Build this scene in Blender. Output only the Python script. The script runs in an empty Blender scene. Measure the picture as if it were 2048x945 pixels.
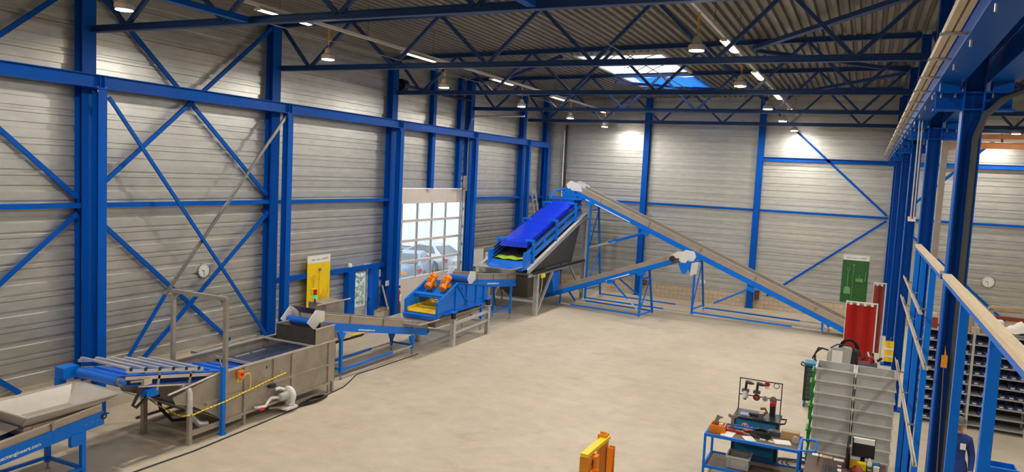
import bpy, bmesh, math, random
from mathutils import Vector as V, Matrix
random.seed(7)
scene = bpy.context.scene
# ---------------------------------------------------------------- camera
cam_d = bpy.data.cameras.new('camera'); cam = bpy.data.objects.new('camera', cam_d)
scene.collection.objects.link(cam); scene.camera = cam
cam_d.sensor_fit = 'HORIZONTAL'; cam_d.sensor_width = 36.0; cam_d.lens = 1500 / 2048 * 36
cam_d.clip_start = 0.05; cam_d.clip_end = 300
yaw, pitch, roll = [math.radians(a) for a in (25.098, 4.7915, 2.840)]
fw = V((-math.sin(yaw)*math.cos(pitch), math.cos(yaw)*math.cos(pitch), -math.sin(pitch)))
rt = V((math.cos(yaw), math.sin(yaw), 0)); up = rt.cross(fw)
rt2 = math.cos(roll)*rt + math.sin(roll)*up; up2 = -math.sin(roll)*rt + math.cos(roll)*up
cam.matrix_world = Matrix(((rt2.x, up2.x, -fw.x, 0), (rt2.y, up2.y, -fw.y, 0), (rt2.z, up2.z, -fw.z, 5.4), (0, 0, 0, 1)))
# ---------------------------------------------------------------- world: an even overcast sky
world = bpy.data.worlds.new('overcast_sky'); scene.world = world; world.use_nodes = True
wn = world.node_tree.nodes; wn['Background'].inputs[0].default_value = (0.94, 0.97, 1.0, 1); wn['Background'].inputs[1].default_value = 3.0
# ---------------------------------------------------------------- exposure, lamp output
vs = scene.view_settings; vs.view_transform = 'Standard'; vs.look = 'None'; vs.exposure = 0.0; vs.gamma = 1.0; vs.use_curve_mapping = False
LED_STRENGTH = 1050.0      # round high-bay lamps
TUBE_STRENGTH = 14.0      # fluorescent tubes
LED_COL = (1.0, 0.95, 0.86); TUBE_COL = (1.0, 0.62, 0.30)

# ================================================================ helpers
COL = scene.collection
LOC = {}
class MB:
    """collects shapes in world coordinates; build() links them as ONE mesh object"""
    def __init__(s): s.v = []; s.f = []
    def add(s, vs, fs):
        n = len(s.v); s.v += [tuple(p) for p in vs]; s.f += [tuple(i+n for i in f) for f in fs]; return s
    def box(s, x0, x1, y0, y1, z0, z1):
        return s.add([(x0,y0,z0),(x1,y0,z0),(x1,y1,z0),(x0,y1,z0),(x0,y0,z1),(x1,y0,z1),(x1,y1,z1),(x0,y1,z1)],
                     [(0,3,2,1),(4,5,6,7),(0,1,5,4),(1,2,6,5),(2,3,7,6),(3,0,4,7)])
    def frame(s, a, b, up=(0,0,1)):
        a = V(a); b = V(b); d = (b-a).normalized(); u = V(up); sd = d.cross(u)
        if sd.length < 1e-4: sd = d.cross(V((0,1,0)))
        sd.normalize(); u = sd.cross(d); return a, b, d, sd, u
    def beam(s, a, b, w, h, up=(0,0,1), off=(0,0)):
        a, b, d, sd, u = s.frame(a, b, up); o = sd*off[0] + u*off[1]
        P = []
        for q in (a, b):
            for i, j in ((-1,-1),(1,-1),(1,1),(-1,1)): P.append(q + o + sd*(i*w/2) + u*(j*h/2))
        return s.add(P, [(0,1,2,3),(7,6,5,4),(0,4,5,1),(1,5,6,2),(2,6,7,3),(3,7,4,0)])
    def hbeam(s, a, b, w, h, tf=.014, tw=.01, up=(0,0,1)):
        s.beam(a, b, w, tf, up, (0, h/2-tf/2)); s.beam(a, b, w, tf, up, (0, -h/2+tf/2)); return s.beam(a, b, tw, h-2*tf, up)
    def chan(s, a, b, w, h, t=.01, up=(0,0,1), side=1):
        s.beam(a, b, w, t, up, (0, h/2-t/2)); s.beam(a, b, w, t, up, (0, -h/2+t/2)); return s.beam(a, b, t, h-2*t, up, (side*(w/2-t/2), 0))
    def angle(s, a, b, w, t=.008, up=(0,0,1)):
        s.beam(a, b, w, t, up, (0, -w/2+t/2)); return s.beam(a, b, t, w-t, up, (-w/2+t/2, t/2))
    def cyl(s, a, b, r, n=14, r2=None, cap=True):
        a, b, d, sd, u = s.frame(a, b, (0,0,1)); r2 = r if r2 is None else r2
        P = [a + (sd*math.cos(t)+u*math.sin(t))*r for t in [2*math.pi*i/n for i in range(n)]] + \
            [b + (sd*math.cos(t)+u*math.sin(t))*r2 for t in [2*math.pi*i/n for i in range(n)]]
        F = [(i, (i+1) % n, n+(i+1) % n, n+i) for i in range(n)]
        if cap: F += [tuple(range(n-1,-1,-1)), tuple(range(n, 2*n))]
        return s.add(P, F)
    def tube(s, pts, r, n=7):
        pts = [V(p) for p in pts]; N = len(pts); P = []; ref = None
        for i, p in enumerate(pts):
            d = (pts[min(i+1,N-1)] - pts[max(i-1,0)]).normalized()
            if ref is None:
                ref = d.cross(V((0,0,1)))
                if ref.length < .05: ref = d.cross(V((0,1,0)))
            ref = (ref - d*ref.dot(d)).normalized(); u = ref.cross(d)
            P += [p + (ref*math.cos(t)+u*math.sin(t))*r for t in [2*math.pi*k/n for k in range(n)]]
        F = []
        for i in range(N-1):
            for k in range(n): F.append((i*n+k, i*n+(k+1)%n, (i+1)*n+(k+1)%n, (i+1)*n+k))
        F += [tuple(range(n-1,-1,-1)), tuple(range((N-1)*n, N*n))]
        return s.add(P, F)
    def prism(s, poly, vec):
        n = len(poly); vec = V(vec); P = [V(p) for p in poly] + [V(p)+vec for p in poly]
        return s.add(P, [tuple(range(n-1,-1,-1)), tuple(range(n,2*n))] + [(i,(i+1)%n,n+(i+1)%n,n+i) for i in range(n)])
    def sheet(s, quad, t):
        q = [V(p) for p in quad]; nrm = (q[1]-q[0]).cross(q[2]-q[0]).normalized()*t; return s.prism(q, nrm)
    def loft(s, rings, closed=True, cap=True):
        n = len(rings[0]); P = [p for r in rings for p in r]; F = []
        for i in range(len(rings)-1):
            for k in range(n if closed else n-1): F.append((i*n+k, i*n+(k+1)%n, (i+1)*n+(k+1)%n, (i+1)*n+k))
        if cap and closed: F += [tuple(range(n-1,-1,-1)), tuple(range((len(rings)-1)*n, len(rings)*n))]
        return s.add(P, F)
    def lathe(s, c, axis, prof, n=18):
        a, b, d, sd, u = s.frame(c, V(c)+V(axis)); rings = []
        for h, r in prof: rings.append([a + d*h + (sd*math.cos(t)+u*math.sin(t))*max(r,1e-4) for t in [2*math.pi*i/n for i in range(n)]])
        return s.loft(rings)
    def build(s, name, m, parent=None, sharp=35, origin=None):
        if parent is not None: L = V(LOC[parent.name])
        elif origin is not None: L = V(origin)
        else:
            xs = [p[0] for p in s.v]; ys = [p[1] for p in s.v]; L = V(((min(xs)+max(xs))/2, (min(ys)+max(ys))/2, min(p[2] for p in s.v)))
        me = bpy.data.meshes.new(name); me.from_pydata([(p[0]-L.x, p[1]-L.y, p[2]-L.z) for p in s.v], [], s.f)
        b = bmesh.new(); b.from_mesh(me); bmesh.ops.recalc_face_normals(b, faces=b.faces); b.to_mesh(me); b.free()
        for p in me.polygons: p.use_smooth = True
        me.set_sharp_from_angle(angle=math.radians(sharp))
        for mm in (m if isinstance(m, (list, tuple)) else [m]): me.materials.append(M[mm] if isinstance(mm, str) else mm)
        o = bpy.data.objects.new(name, me); COL.objects.link(o)
        if parent is not None: o.parent = parent; LOC[o.name] = L
        else: o.location = L; LOC[o.name] = L
        return o
def tag(o, label=None, cat=None, group=None, kind=None):
    if label: o['label'] = label
    if cat: o['category'] = cat
    if group: o['group'] = group
    if kind: o['kind'] = kind
    return o
def thing(name, label, cat, loc=(0,0,0), group=None, kind=None):
    o = bpy.data.objects.new(name, None); COL.objects.link(o); o.location = loc; o.empty_display_size = .1
    LOC[o.name] = V(loc); return tag(o, label, cat, group, kind)
def copy_tree(o, parent=None):
    c = o.copy(); COL.objects.link(c); c.parent = parent; LOC[c.name] = LOC.get(o.name, V())
    for ch in list(o.children): copy_tree(ch, c)
    return c
def share(o, name, parent, loc):        # another child using the same mesh
    c = bpy.data.objects.new(name, o.data); COL.objects.link(c); c.parent = parent; c.location = loc; return c
ORD = ['first','second','third','fourth','fifth','sixth','seventh','eighth','ninth','tenth','eleventh','twelfth','thirteenth','fourteenth']

# ================================================================ materials
M = {}
def mat(name, col, rough=.5, metal=0., noise=0., scale=6., bump=0., col2=None, spec=.5, stretch=None, emit=None, alpha=None, trans=0.):
    m = bpy.data.materials.new(name); m.use_nodes = True; nt = m.node_tree; N = nt.nodes; Lk = nt.links
    b = N['Principled BSDF']; b.inputs['Base Color'].default_value = (*col, 1); b.inputs['Roughness'].default_value = rough
    b.inputs['Metallic'].default_value = metal; b.inputs['Specular IOR Level'].default_value = spec
    if trans: b.inputs['Transmission Weight'].default_value = trans
    if noise or bump or col2:
        tc = N.new('ShaderNodeTexCoord'); mp = N.new('ShaderNodeMapping'); Lk.new(tc.outputs['Object'], mp.inputs[0])
        if stretch: mp.inputs['Scale'].default_value = stretch
        nz = N.new('ShaderNodeTexNoise'); nz.inputs['Scale'].default_value = scale; nz.inputs['Detail'].default_value = 6; nz.inputs['Roughness'].default_value = .62
        Lk.new(mp.outputs[0], nz.inputs['Vector'])
        if noise or col2:
            rmp = N.new('ShaderNodeValToRGB'); e = rmp.color_ramp.elements; e[0].position = .3; e[1].position = .7
            c2 = col2 if col2 else tuple(min(1, c*(1+noise)) for c in col); c1 = col if col2 else tuple(c*(1-noise) for c in col)
            e[0].color = (*c1, 1); e[1].color = (*c2, 1); Lk.new(nz.outputs['Fac'], rmp.inputs[0]); Lk.new(rmp.outputs[0], b.inputs['Base Color'])
        if bump:
            bp = N.new('ShaderNodeBump'); bp.inputs['Strength'].default_value = bump; bp.inputs['Distance'].default_value = .01
            Lk.new(nz.outputs['Fac'], bp.inputs['Height']); Lk.new(bp.outputs[0], b.inputs['Normal'])
    if emit: b.inputs['Emission Color'].default_value = (*emit[0], 1); b.inputs['Emission Strength'].default_value = emit[1]
    M[name] = m; return m
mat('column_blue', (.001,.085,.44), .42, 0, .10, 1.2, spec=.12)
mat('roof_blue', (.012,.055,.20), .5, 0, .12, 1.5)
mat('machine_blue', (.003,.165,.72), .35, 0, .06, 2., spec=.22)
mat('belt_blue', (.003,.13,.66), .38, 0, .08, 3.)
mat('tarp_blue', (.004,.032,.62), .30, 0, .10, 1.4, .15)
mat('galvanised', (.55,.55,.53), .40, .35, .16, 9., .05)
mat('wall_sheet', (.60,.595,.555), .36, .72, .10, 2.2, .03, stretch=(1,1,3))
mat('wall_trim', (.33,.32,.29), .45, .4, .1, 3.)
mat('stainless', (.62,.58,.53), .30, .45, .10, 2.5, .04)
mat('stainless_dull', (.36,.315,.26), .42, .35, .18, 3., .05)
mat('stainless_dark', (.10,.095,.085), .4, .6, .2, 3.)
mat('cladding_tan', (.42,.35,.28), .4, .35, .1, 2.)
mat('deck', (.25,.23,.20), .52, .45, .22, 1.5, .03, stretch=(3,.4,1))
mat('plinth_paint', (.62,.55,.45), .7, 0, .08, 3.)
mat('plinth_top', (.42,.32,.21), .75, 0, .15, 4.)
mat('block', (.56,.45,.32), .85, 0, .14, 5., .3)
mat('mortar', (.40,.33,.25), .9, 0, .1, 9.)
mat('white_paint', (.75,.73,.70), .45, 0, .04, 4.)
mat('door_panel', (.62,.56,.49), .5, 0, .05, 3.)
mat('rubber', (.012,.012,.013), .6, 0, .2, 6.)
mat('black', (.016,.016,.018), .5, 0, .2, 6.)
mat('dark_grey', (.06,.06,.062), .55, 0, .2, 5.)
mat('steel', (.30,.29,.28), .4, .8, .12, 6.)
mat('rust', (.23,.09,.035), .8, .1, .35, 8.)
mat('wood', (.52,.38,.22), .65, 0, .18, 5., .1, stretch=(1,8,8))
mat('wood_rail', (.74,.58,.39), .6, 0, .10, 4., stretch=(8,.6,8))
mat('rail_cream', (.60,.50,.36), .5, 0, .10, 3.)
mat('cardboard', (.45,.28,.13), .8, 0, .12, 4.)
mat('orange', (.85,.23,.008), .42, 0, .06, 3.)
mat('orange_dark', (.72,.25,.008), .45, 0, .1, 3.)
mat('crane_orange', (.75,.26,.02), .45, 0, .08, 2.)
mat('yellow', (.90,.62,.004), .45, 0, .05, 3.)
mat('yellow_grid', (.86,.56,.02), .6, 0, .12, 8.)
mat('lime', (.30,.50,.02), .6, 0, .1, 4.)
mat('green_board', (.020,.115,.022), .45, 0, .12, 2.)
mat('green_tool', (.13,.36,.13), .5, 0, .1, 3.)
mat('green_plastic', (.03,.30,.03), .5, 0, .15, 3.)
mat('red', (.42,.004,.003), .4, 0, .14, 1.5, stretch=(9,9,.6))
mat('red_plain', (.50,.012,.01), .45, 0, .1, 4.)
mat('red_brown', (.28,.035,.02), .5, 0, .15, 2., stretch=(9,9,.6))
mat('paper', (.80,.77,.72), .7, 0, .03, 5.)
mat('cloth_white', (.72,.66,.58), .85, 0, .10, 3., .3)
mat('crate_grey', (.41,.40,.38), .5, 0, .06, 3.)
mat('crate_rim', (.54,.52,.48), .5, 0, .05, 3.)
mat('crate_dark', (.17,.17,.17), .5, 0, .1, 4.)
mat('bin_blue', (.006,.035,.20), .4, 0, .1, 5.)
mat('tool_blue', (.01,.16,.33), .4, 0, .08, 3.)
mat('bench_top', (.13,.085,.055), .6, 0, .25, 3., stretch=(1,6,1))
mat('desk_brown', (.10,.055,.042), .5, 0, .18, 3.)
mat('denim', (.012,.042,.20), .8, 0, .15, 9., .2)
mat('trouser', (.012,.016,.03), .85, 0, .15, 9., .2)
mat('skin', (.52,.27,.17), .55, 0, .08, 6.)
mat('cap_cloth', (.14,.12,.11), .9, 0, .2, 9.)
mat('car_silver', (.42,.46,.52), .25, .4, .03, 1.)
mat('car_blue', (.22,.30,.44), .25, .4, .03, 1.)
mat('car_glass', (.05,.07,.09), .08, 0)
mat('asphalt', (.22,.22,.22), .9, 0, .15, 5.)
mat('yard_white', (.78,.80,.86), .5, 0, .04, 2.)
mat('tail_red', (.45,.02,.02), .3)
mat('plate_yellow', (.75,.30,.02), .5)
mat('leaf', (.08,.20,.03), .7, 0, .4, 6.)
mat('water', (.05,.07,.14), .12, .2, .12, 2., .1)
mat('lettering_white', (.85,.86,.88), .5)
mat('lettering_blue', (.25,.30,.45), .5)
mat('cable_orange', (.75,.36,.03), .5)
mat('led', (1,1,1), .5, emit=(LED_COL, LED_STRENGTH))
mat('tube_lamp', (1,1,1), .5, emit=(TUBE_COL, TUBE_STRENGTH))
mat('led_green', (.02,.45,.25), .3, emit=((.1,1,.55), .35))
def mat_floor():
    m = bpy.data.materials.new('concrete'); m.use_nodes = True; nt = m.node_tree; N = nt.nodes; Lk = nt.links; b = N['Principled BSDF']
    tc = N.new('ShaderNodeTexCoord')
    def nz(scale, det, st=(1,1,1)):
        mp = N.new('ShaderNodeMapping'); mp.inputs['Scale'].default_value = st; Lk.new(tc.outputs['Object'], mp.inputs[0])
        n = N.new('ShaderNodeTexNoise'); n.inputs['Scale'].default_value = scale; n.inputs['Detail'].default_value = det; n.inputs['Roughness'].default_value = .65; Lk.new(mp.outputs[0], n.inputs['Vector']); return n
    def ramp(n, p0, p1, c0, c1):
        r = N.new('ShaderNodeValToRGB'); e = r.color_ramp.elements; e[0].position = p0; e[1].position = p1; e[0].color = (*c0,1); e[1].color = (*c1,1); Lk.new(n.outputs['Fac'], r.inputs[0]); return r
    def mul(a, c, f=1.):
        x = N.new('ShaderNodeMix'); x.data_type = 'RGBA'; x.blend_type = 'MULTIPLY'; x.inputs[0].default_value = f; Lk.new(a, x.inputs[6]); Lk.new(c, x.inputs[7]); return x.outputs[2]
    r1 = ramp(nz(.35, 8, (1,.7,1)), .3, .7, (.475,.40,.30), (.60,.52,.405))
    r2 = ramp(nz(2.6, 9, (1,1.15,1)), .30, .64, (.88,.88,.88), (1.03,1.02,1.0))
    r3 = ramp(nz(1.1, 7, (1,1.2,1)), .26, .44, (.82,.80,.78), (1,1,1))
    r4 = ramp(nz(14., 4), .25, .5, (.93,.93,.92), (1,1,1))
    c = mul(mul(mul(r1.outputs[0], r2.outputs[0]), r3.outputs[0]), r4.outputs[0]); Lk.new(c, b.inputs['Base Color'])
    rr = ramp(nz(1.3, 6), .3, .7, (.42,.42,.42), (.62,.62,.62)); Lk.new(rr.outputs[0], b.inputs['Roughness']); b.inputs['Specular IOR Level'].default_value = .35
    M['concrete'] = m
mat_floor()
def mat_glazing(name, tint, gloss, transl):
    m = bpy.data.materials.new(name); m.use_nodes = True; nt = m.node_tree; N = nt.nodes; Lk = nt.links; N.remove(N['Principled BSDF'])
    t = N.new('ShaderNodeBsdfTransparent'); t.inputs[0].default_value = (*tint,1); g = N.new('ShaderNodeBsdfGlossy'); g.inputs['Roughness'].default_value = .08
    tl = N.new('ShaderNodeBsdfTranslucent'); tl.inputs[0].default_value = (.9,.9,.9,1)
    a = N.new('ShaderNodeMixShader'); a.inputs[0].default_value = transl; Lk.new(t.outputs[0], a.inputs[1]); Lk.new(tl.outputs[0], a.inputs[2])
    c = N.new('ShaderNodeMixShader'); c.inputs[0].default_value = gloss; Lk.new(a.outputs[0], c.inputs[1]); Lk.new(g.outputs[0], c.inputs[2]); Lk.new(c.outputs[0], N['Material Output'].inputs[0]); M[name] = m
def mat_tarp():
    m = bpy.data.materials.new('tarp_sheet'); m.use_nodes = True; nt = m.node_tree; N = nt.nodes; b = N['Principled BSDF']; b.inputs['Base Color'].default_value = (.01,.13,.60,1); b.inputs['Roughness'].default_value = .45
    t = N.new('ShaderNodeBsdfTranslucent'); t.inputs[0].default_value = (.03,.24,.80,1); x = N.new('ShaderNodeMixShader'); x.inputs[0].default_value = .6
    nt.links.new(b.outputs[0], x.inputs[1]); nt.links.new(t.outputs[0], x.inputs[2]); nt.links.new(x.outputs[0], N['Material Output'].inputs[0]); M['tarp_sheet'] = m
mat_tarp()
mat_glazing('glass', (.9,.93,.95), .06, .05)
mat_glazing('skylight_plastic', (.9,.92,.95), .03, .5)
# ================================================================ the hall: floor, walls, roof
def struct(o, label, cat): return tag(o, label, cat, kind='structure')
YB = 34.3; XL = -14.5
def roof_z(x): return 9.05 + .0165*(x+14.5)
struct(MB().box(-14.7, 12.2, -3.2, YB+.1, -.12, 0).build('floor', 'concrete', origin=(0,0,0)), 'beige worn concrete floor of the hall', 'floor')
struct(MB().box(-60, -14.75, -10, 70, -.2, -.05).build('yard_ground', 'asphalt', origin=(-30,20,-.05)), 'grey paved yard outside the sectional door', 'ground')
def strip_obj(length, axis, name, parent, groove):
    prof = [(0,-.05),(.004,0),(.062,0),(.072,-.035),(.122,-.035),(.126,0),(.296,0),(.306,-.035),(.416,-.035),(.420,0),(.594,0),(.596,-.05),(.60,-.05),(.60,-.08),(0,-.08)]
    mb = MB(); L = V(LOC[parent.name])
    if axis == 'y': mb.prism([L+V((d,0,z)) for z, d in prof], (0,length,0))
    else: mb.prism([L+V((0,-d,z)) for z, d in prof], (length,0,0))
    return mb.build(name, 'wall_sheet', parent)
def wall_rows(parent, axis, spans, z0, nrow, skip=lambda a,b,z: [(a,b)]):
    cache = {}
    for r in range(nrow):
        z = z0 + .6*r; g = True
        for a, b in spans:
            for p, q in skip(a, b, z):
                key = (round(q-p,3), g); loc = V((0,p,z)) if axis == 'y' else V((p,0,z))
                if key not in cache:
                    o = strip_obj(q-p, axis, 'panel', parent, g); cache[key] = o
                else: o = share(cache[key], 'panel', parent, (0,0,0))
                o.location = loc
def spans(bs): return [(a+.004, b-.004) for a, b in zip(bs[:-1], bs[1:])]
BAY = [-3, 4.8, 10.12, 15.4, 20.9, 26.25, 31.4, YB]
wl = thing('wall_left', 'long left wall lined with horizontal ribbed grey metal panels', 'wall', (XL,0,0), kind='structure')
def skipL(a, b, z):
    if abs(a-20.9) < .1 and z < 4.7: return []
    if abs(a-15.4) < .1 and z < 2.1: return [(a, 18.95), (20.2, b)]
    return [(a, b)]
wall_rows(wl, 'y', spans(BAY), .7, 14, skipL)
MB().box(-14.58,-14.5,18.95,20.2,2.23,2.498).build('filler_panel','wall_sheet',wl); MB().box(-14.58,-14.5,20.92,26.22,4.70,4.898).build('filler_panel','wall_sheet',wl)
for y0, y1 in ((-3, 19.0), (20.15, 20.95), (26.15, YB)):
    MB().box(-14.62, -14.18, y0, y1, 0, .66).build('plinth', 'plinth_paint', wl)
    MB().box(-14.62, -14.16, y0, y1, .66, .7).build('plinth_coping', 'plinth_top', wl)
wb = thing('wall_back', 'far end wall of ribbed grey metal panels above a block plinth', 'wall', (0,YB,0), kind='structure')
wall_rows(wb, 'x', spans([-14.6,-9.35,-4.3,1.0,6.2,12]), .6, 15)
MB().box(-14.6, 12, YB+.02, YB+.12, 0, .6).build('mortar_bed', 'mortar', wb)
blk = None; random.seed(3)
for r in range(3):
    x = -14.5 - (.2 if r % 2 else 0)
    while x < 5:
        if blk is None: blk = MB().box(.004, .396, YB-.03, YB+.06, .004, .192).build('block', 'block', wb); o = blk
        else: o = share(blk, 'block', wb, (0,0,0))
        o.location = (x, random.uniform(-.006,.006), .005+.196*r); x += .4
MB().box(5, 12, YB-.02, YB+.1, 0, .59).build('plinth', 'block', wb)
struct(MB().box(12, 12.15, -3, YB, 0, 9.6).build('wall_right', 'wall_sheet'), 'far right wall of the neighbouring bay', 'wall')
struct(MB().box(-14.6, 12.1, -3.15, -3, 0, 9.6).build('wall_front', 'wall_sheet'), 'front wall behind the camera', 'wall')
# roof deck: trapezoidal sheets running front to back, with the skylight left open
ce = thing('ceiling', 'dark corrugated metal roof deck with ribs running front to back', 'ceiling', (0,0,0), kind='structure')
SW = 2.65/3; dcache = {}
def deck_sheet(i, y0, y1):
    x0 = -14.683 + SW*i; key = round(y1-y0, 3)
    if key not in dcache:
        prof = []; n = 4; p = SW/n
        for k in range(n): prof += [(k*p,0),(k*p+.10,0),(k*p+.125,.09),(k*p+p-.025,.09)]
        prof += [(SW,0)]; mb = MB(); nv = len(prof)
        P = [(x,0,z) for x,z in prof] + [(x,y1-y0,z) for x,z in prof] + [(x,0,z+.004) for x,z in prof] + [(x,y1-y0,z+.004) for x,z in prof]
        F = [(k,k+1,nv+k+1,nv+k) for k in range(nv-1)] + [(2*nv+k,3*nv+k,3*nv+k+1,2*nv+k+1) for k in range(nv-1)]
        o = MB().add(P, F).build('roof_sheet', 'deck', ce); dcache[key] = o
    else: o = share(dcache[key], 'roof_sheet', ce, (0,0,0))
    o.location = (x0, y0, roof_z(x0)); o.rotation_euler = (0, -.0165, 0)
YS = [-3.1, 4.8, 10.2, 15.55, 20.95, 26.3, 31.6, YB+.05]; HOLE = (22.3, 29.7)
for i in range(31):
    for a, b in zip(YS[:-1], YS[1:]):
        if 7 <= i < 10 and b > HOLE[0] and a < HOLE[1]:
            if a < HOLE[0] < b: deck_sheet(i, a, HOLE[0])
            if a < HOLE[1] < b: deck_sheet(i, HOLE[1], b)
        else: deck_sheet(i, a, b)
# skylight: curb, arched glazing bars, translucent barrel, blue sheet over the far half
sx0, sx1 = -8.5, -5.85; sz = roof_z(-7.2)
sk = thing('window_1', 'arched white barrel skylight in the roof deck', 'skylight', (-7.17,26,sz), kind='structure')
c = MB(); c.box(sx0-.1,sx0,HOLE[0],HOLE[1],sz-.05,sz+.4).box(sx1,sx1+.1,HOLE[0],HOLE[1],sz-.05,sz+.4).box(sx0-.1,sx1+.1,HOLE[0]-.1,HOLE[0],sz-.05,sz+.4).box(sx0-.1,sx1+.1,HOLE[1],HOLE[1]+.1,sz-.05,sz+.4)
c.build('curb', 'white_paint', sk)
def arc(y, n=12, rise=.5, off=0): return [(sx0+(sx1-sx0)*k/n, y, sz+.4+off+rise*math.sin(math.pi*k/n)) for k in range(n+1)]
ny = 7
for k in range(ny):
    ya = HOLE[0]+(HOLE[1]-HOLE[0])*k/ny; yb = HOLE[0]+(HOLE[1]-HOLE[0])*(k+1)/ny
    MB().loft([arc(ya), arc(yb)], closed=False).build('pane', 'skylight_plastic', sk)
for k in range(ny+1): MB().tube(arc(HOLE[0]+(HOLE[1]-HOLE[0])*k/ny, off=-.03), .02, 5).build('glazing_bar', 'dark_grey', sk)
t = MB(); rows = []
for j in range(15):
    y = 26.7 + 3.2*j/14; rows.append([(sx0+.5+(sx1+.15-sx0-.5)*i/12, y, sz-.10-.16*math.sin(math.pi*i/12)*math.sin(math.pi*j/14)+.02*math.sin(i*1.7+j)) for i in range(13)])
t.loft(rows, closed=False)
tag(t.build('tarpaulin', 'tarp_sheet'), 'blue plastic sheet sagging under the far half of the skylight', 'tarpaulin')

# ---------------------------------------------------------------- steel frame
MAINY = [10.12, 15.4, 20.9, 26.25, 31.3, 34.0]; CRY = [10.16, 15.57, 20.86, 26.1, 31.2, 33.4]
nm = ['behind the discharge belt of the tank','behind the outlet box of the tank','left of the sectional door','right of the sectional door','second from the far left corner','in the far left corner']
for y, n_ in zip(MAINY, nm):
    o = thing('wall_column', 'tall blue steel wall column '+n_, 'column', (-14.38,y,0), 'blue columns along the left wall')
    MB().hbeam((-14.38,y,0), (-14.38,y,9.0), .30, .24, .018, .012, up=(1,0,0)).build('shaft', 'column_blue', o)
    MB().box(-14.5,-14.2,y-.19,y+.19,0,.025).build('base_plate', 'column_blue', o)
    for z in (7.9, 4.32): MB().box(-14.48,-14.27,y-.01,y+.01,z-.14,z+.14).build('gusset', 'column_blue', o)
nm = ['nearest the camera','second from the front','in front of the fire extinguisher','right of the sectional door','next to last','at the far end']
for y, n_ in zip(CRY, nm):
    o = thing('crane_column', 'slim blue crane column under the left runway beam, '+n_, 'column', (-14.0,y,0), 'blue crane columns on the left')
    MB().hbeam((-14.0,y,0), (-14.0,y,6.66), .19, .19, .014, .009, up=(1,0,0)).build('shaft', 'column_blue', o)
    MB().box(-14.14,-13.86,y-.14,y+.14,0,.02).build('base_plate', 'column_blue', o)
    MB().box(-14.12,-13.88,y-.13,y+.13,6.66,6.68).build('cap_plate', 'column_blue', o)
o = thing('crane_runway', 'long blue crane runway beam along the left wall', 'beam', (-14,12,6.68))
ys = [-2.9, 4.8]+CRY[:5]+[33.6]
for a, b in zip(ys[:-1], ys[1:]):
    MB().hbeam((-14,a+.006,6.81), (-14,b-.006,6.81), .20, .26, .016, .01).build('beam_segment', 'column_blue', o)
for y in CRY[:5]:
    for s in (-.05, .05): MB().box(-14.09,-13.91,y+s-.006,y+s+.006,6.70,6.92).build('stiffener', 'column_blue', o)
    for s in (-.09, .09): MB().cyl((-13.93,y+s,6.60),(-13.93,y+s,6.71),.012,6).build('bolt', 'steel', o)
# posts over the sectional door
for y, n_ in ((23.5,'left'),(25.5,'right')):
    tag(MB().hbeam((-14.4,y,4.7),(-14.4,y,9.0),.2,.18,.014,.01,up=(1,0,0)).build('door_post','column_blue'), n_+' of two blue posts standing above the sectional door', 'post')
# wall rails and bracing
def bar(name, label, cat, a, b, w=.10, h=.10, m='column_blue', up=(1,0,0), group=None, kind='beam'):
    mb = MB(); (mb.angle(a,b,w,.012,up) if kind == 'angle' else mb.beam(a,b,w,h,up)); return tag(mb.build(name, m), label, cat, group)
LG = 'blue rails and braces on the left wall'
for (a, b), n_ in zip([(4.9,9.97),(10.27,15.25),(15.55,20.75),(26.4,31.15),(31.45,33.85)], ['at the left picture edge','left of the grey slanting bar','above the yellow board','behind the inclined screen','in the far left corner']):
    bar('wall_rail', 'blue horizontal rail half way up the left wall '+n_, 'rail', (-14.35,a,4.32), (-14.35,b,4.32), .10, .12, group=LG)
xb = -14.36
for lab, a, b in [('upper blue brace rising toward the second column', (10.3,4.62), (15.25,8.85)), ('upper blue brace falling toward the second column', (10.35,8.7), (15.25,4.5)),
                  ('lower blue brace falling to the plinth behind the tank', (10.3,4.1), (14.05,.8)), ('lower blue brace rising behind the wall clock', (11.45,.84), (15.25,4.05)),
                  ('upper blue brace at the left picture edge ending at the rail', (4.9,8.75), (9.95,4.48)), ('topmost blue brace in the upper left picture corner', (5.0,4.5), (10,8.75)),
                  ('lower blue brace at the left picture edge ending at the rail', (4.9,-.1), (9.95,4.15)), ('low blue brace stub above the feed hopper', (4.9,4.1), (8.8,.72))]:
    off = .03 if 'rising' in lab or 'topmost' in lab else -.03
    z0 = max(a[1], .72); ya = a[0] + (b[0]-a[0])*(z0-a[1])/(b[1]-a[1]) if a[1] < .72 else a[0]
    bar('wall_brace', lab+', left wall', 'brace', (xb+off,ya,z0), (xb+off,b[0],b[1]), .09, .05, up=(1,0,0), group=LG)
bar('crane_brace', 'blue brace from the first crane column down to the tank', 'brace', (-13.93,10.31,6.52), (-13.93,14.95,.74), .075, .04)
o = thing('crane_brace', 'slanting bar, grey above and blue below, under the runway beam', 'brace', (-13.99,12,0))
MB().beam((-13.99,15.48,6.6),(-13.99,11.75,2.3),.075,.04,up=(1,0,0)).build('upper_bar','steel',o); MB().beam((-13.99,11.75,2.3),(-13.99,10.75,.95),.075,.04,up=(1,0,0)).build('lower_bar','column_blue',o)
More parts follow.
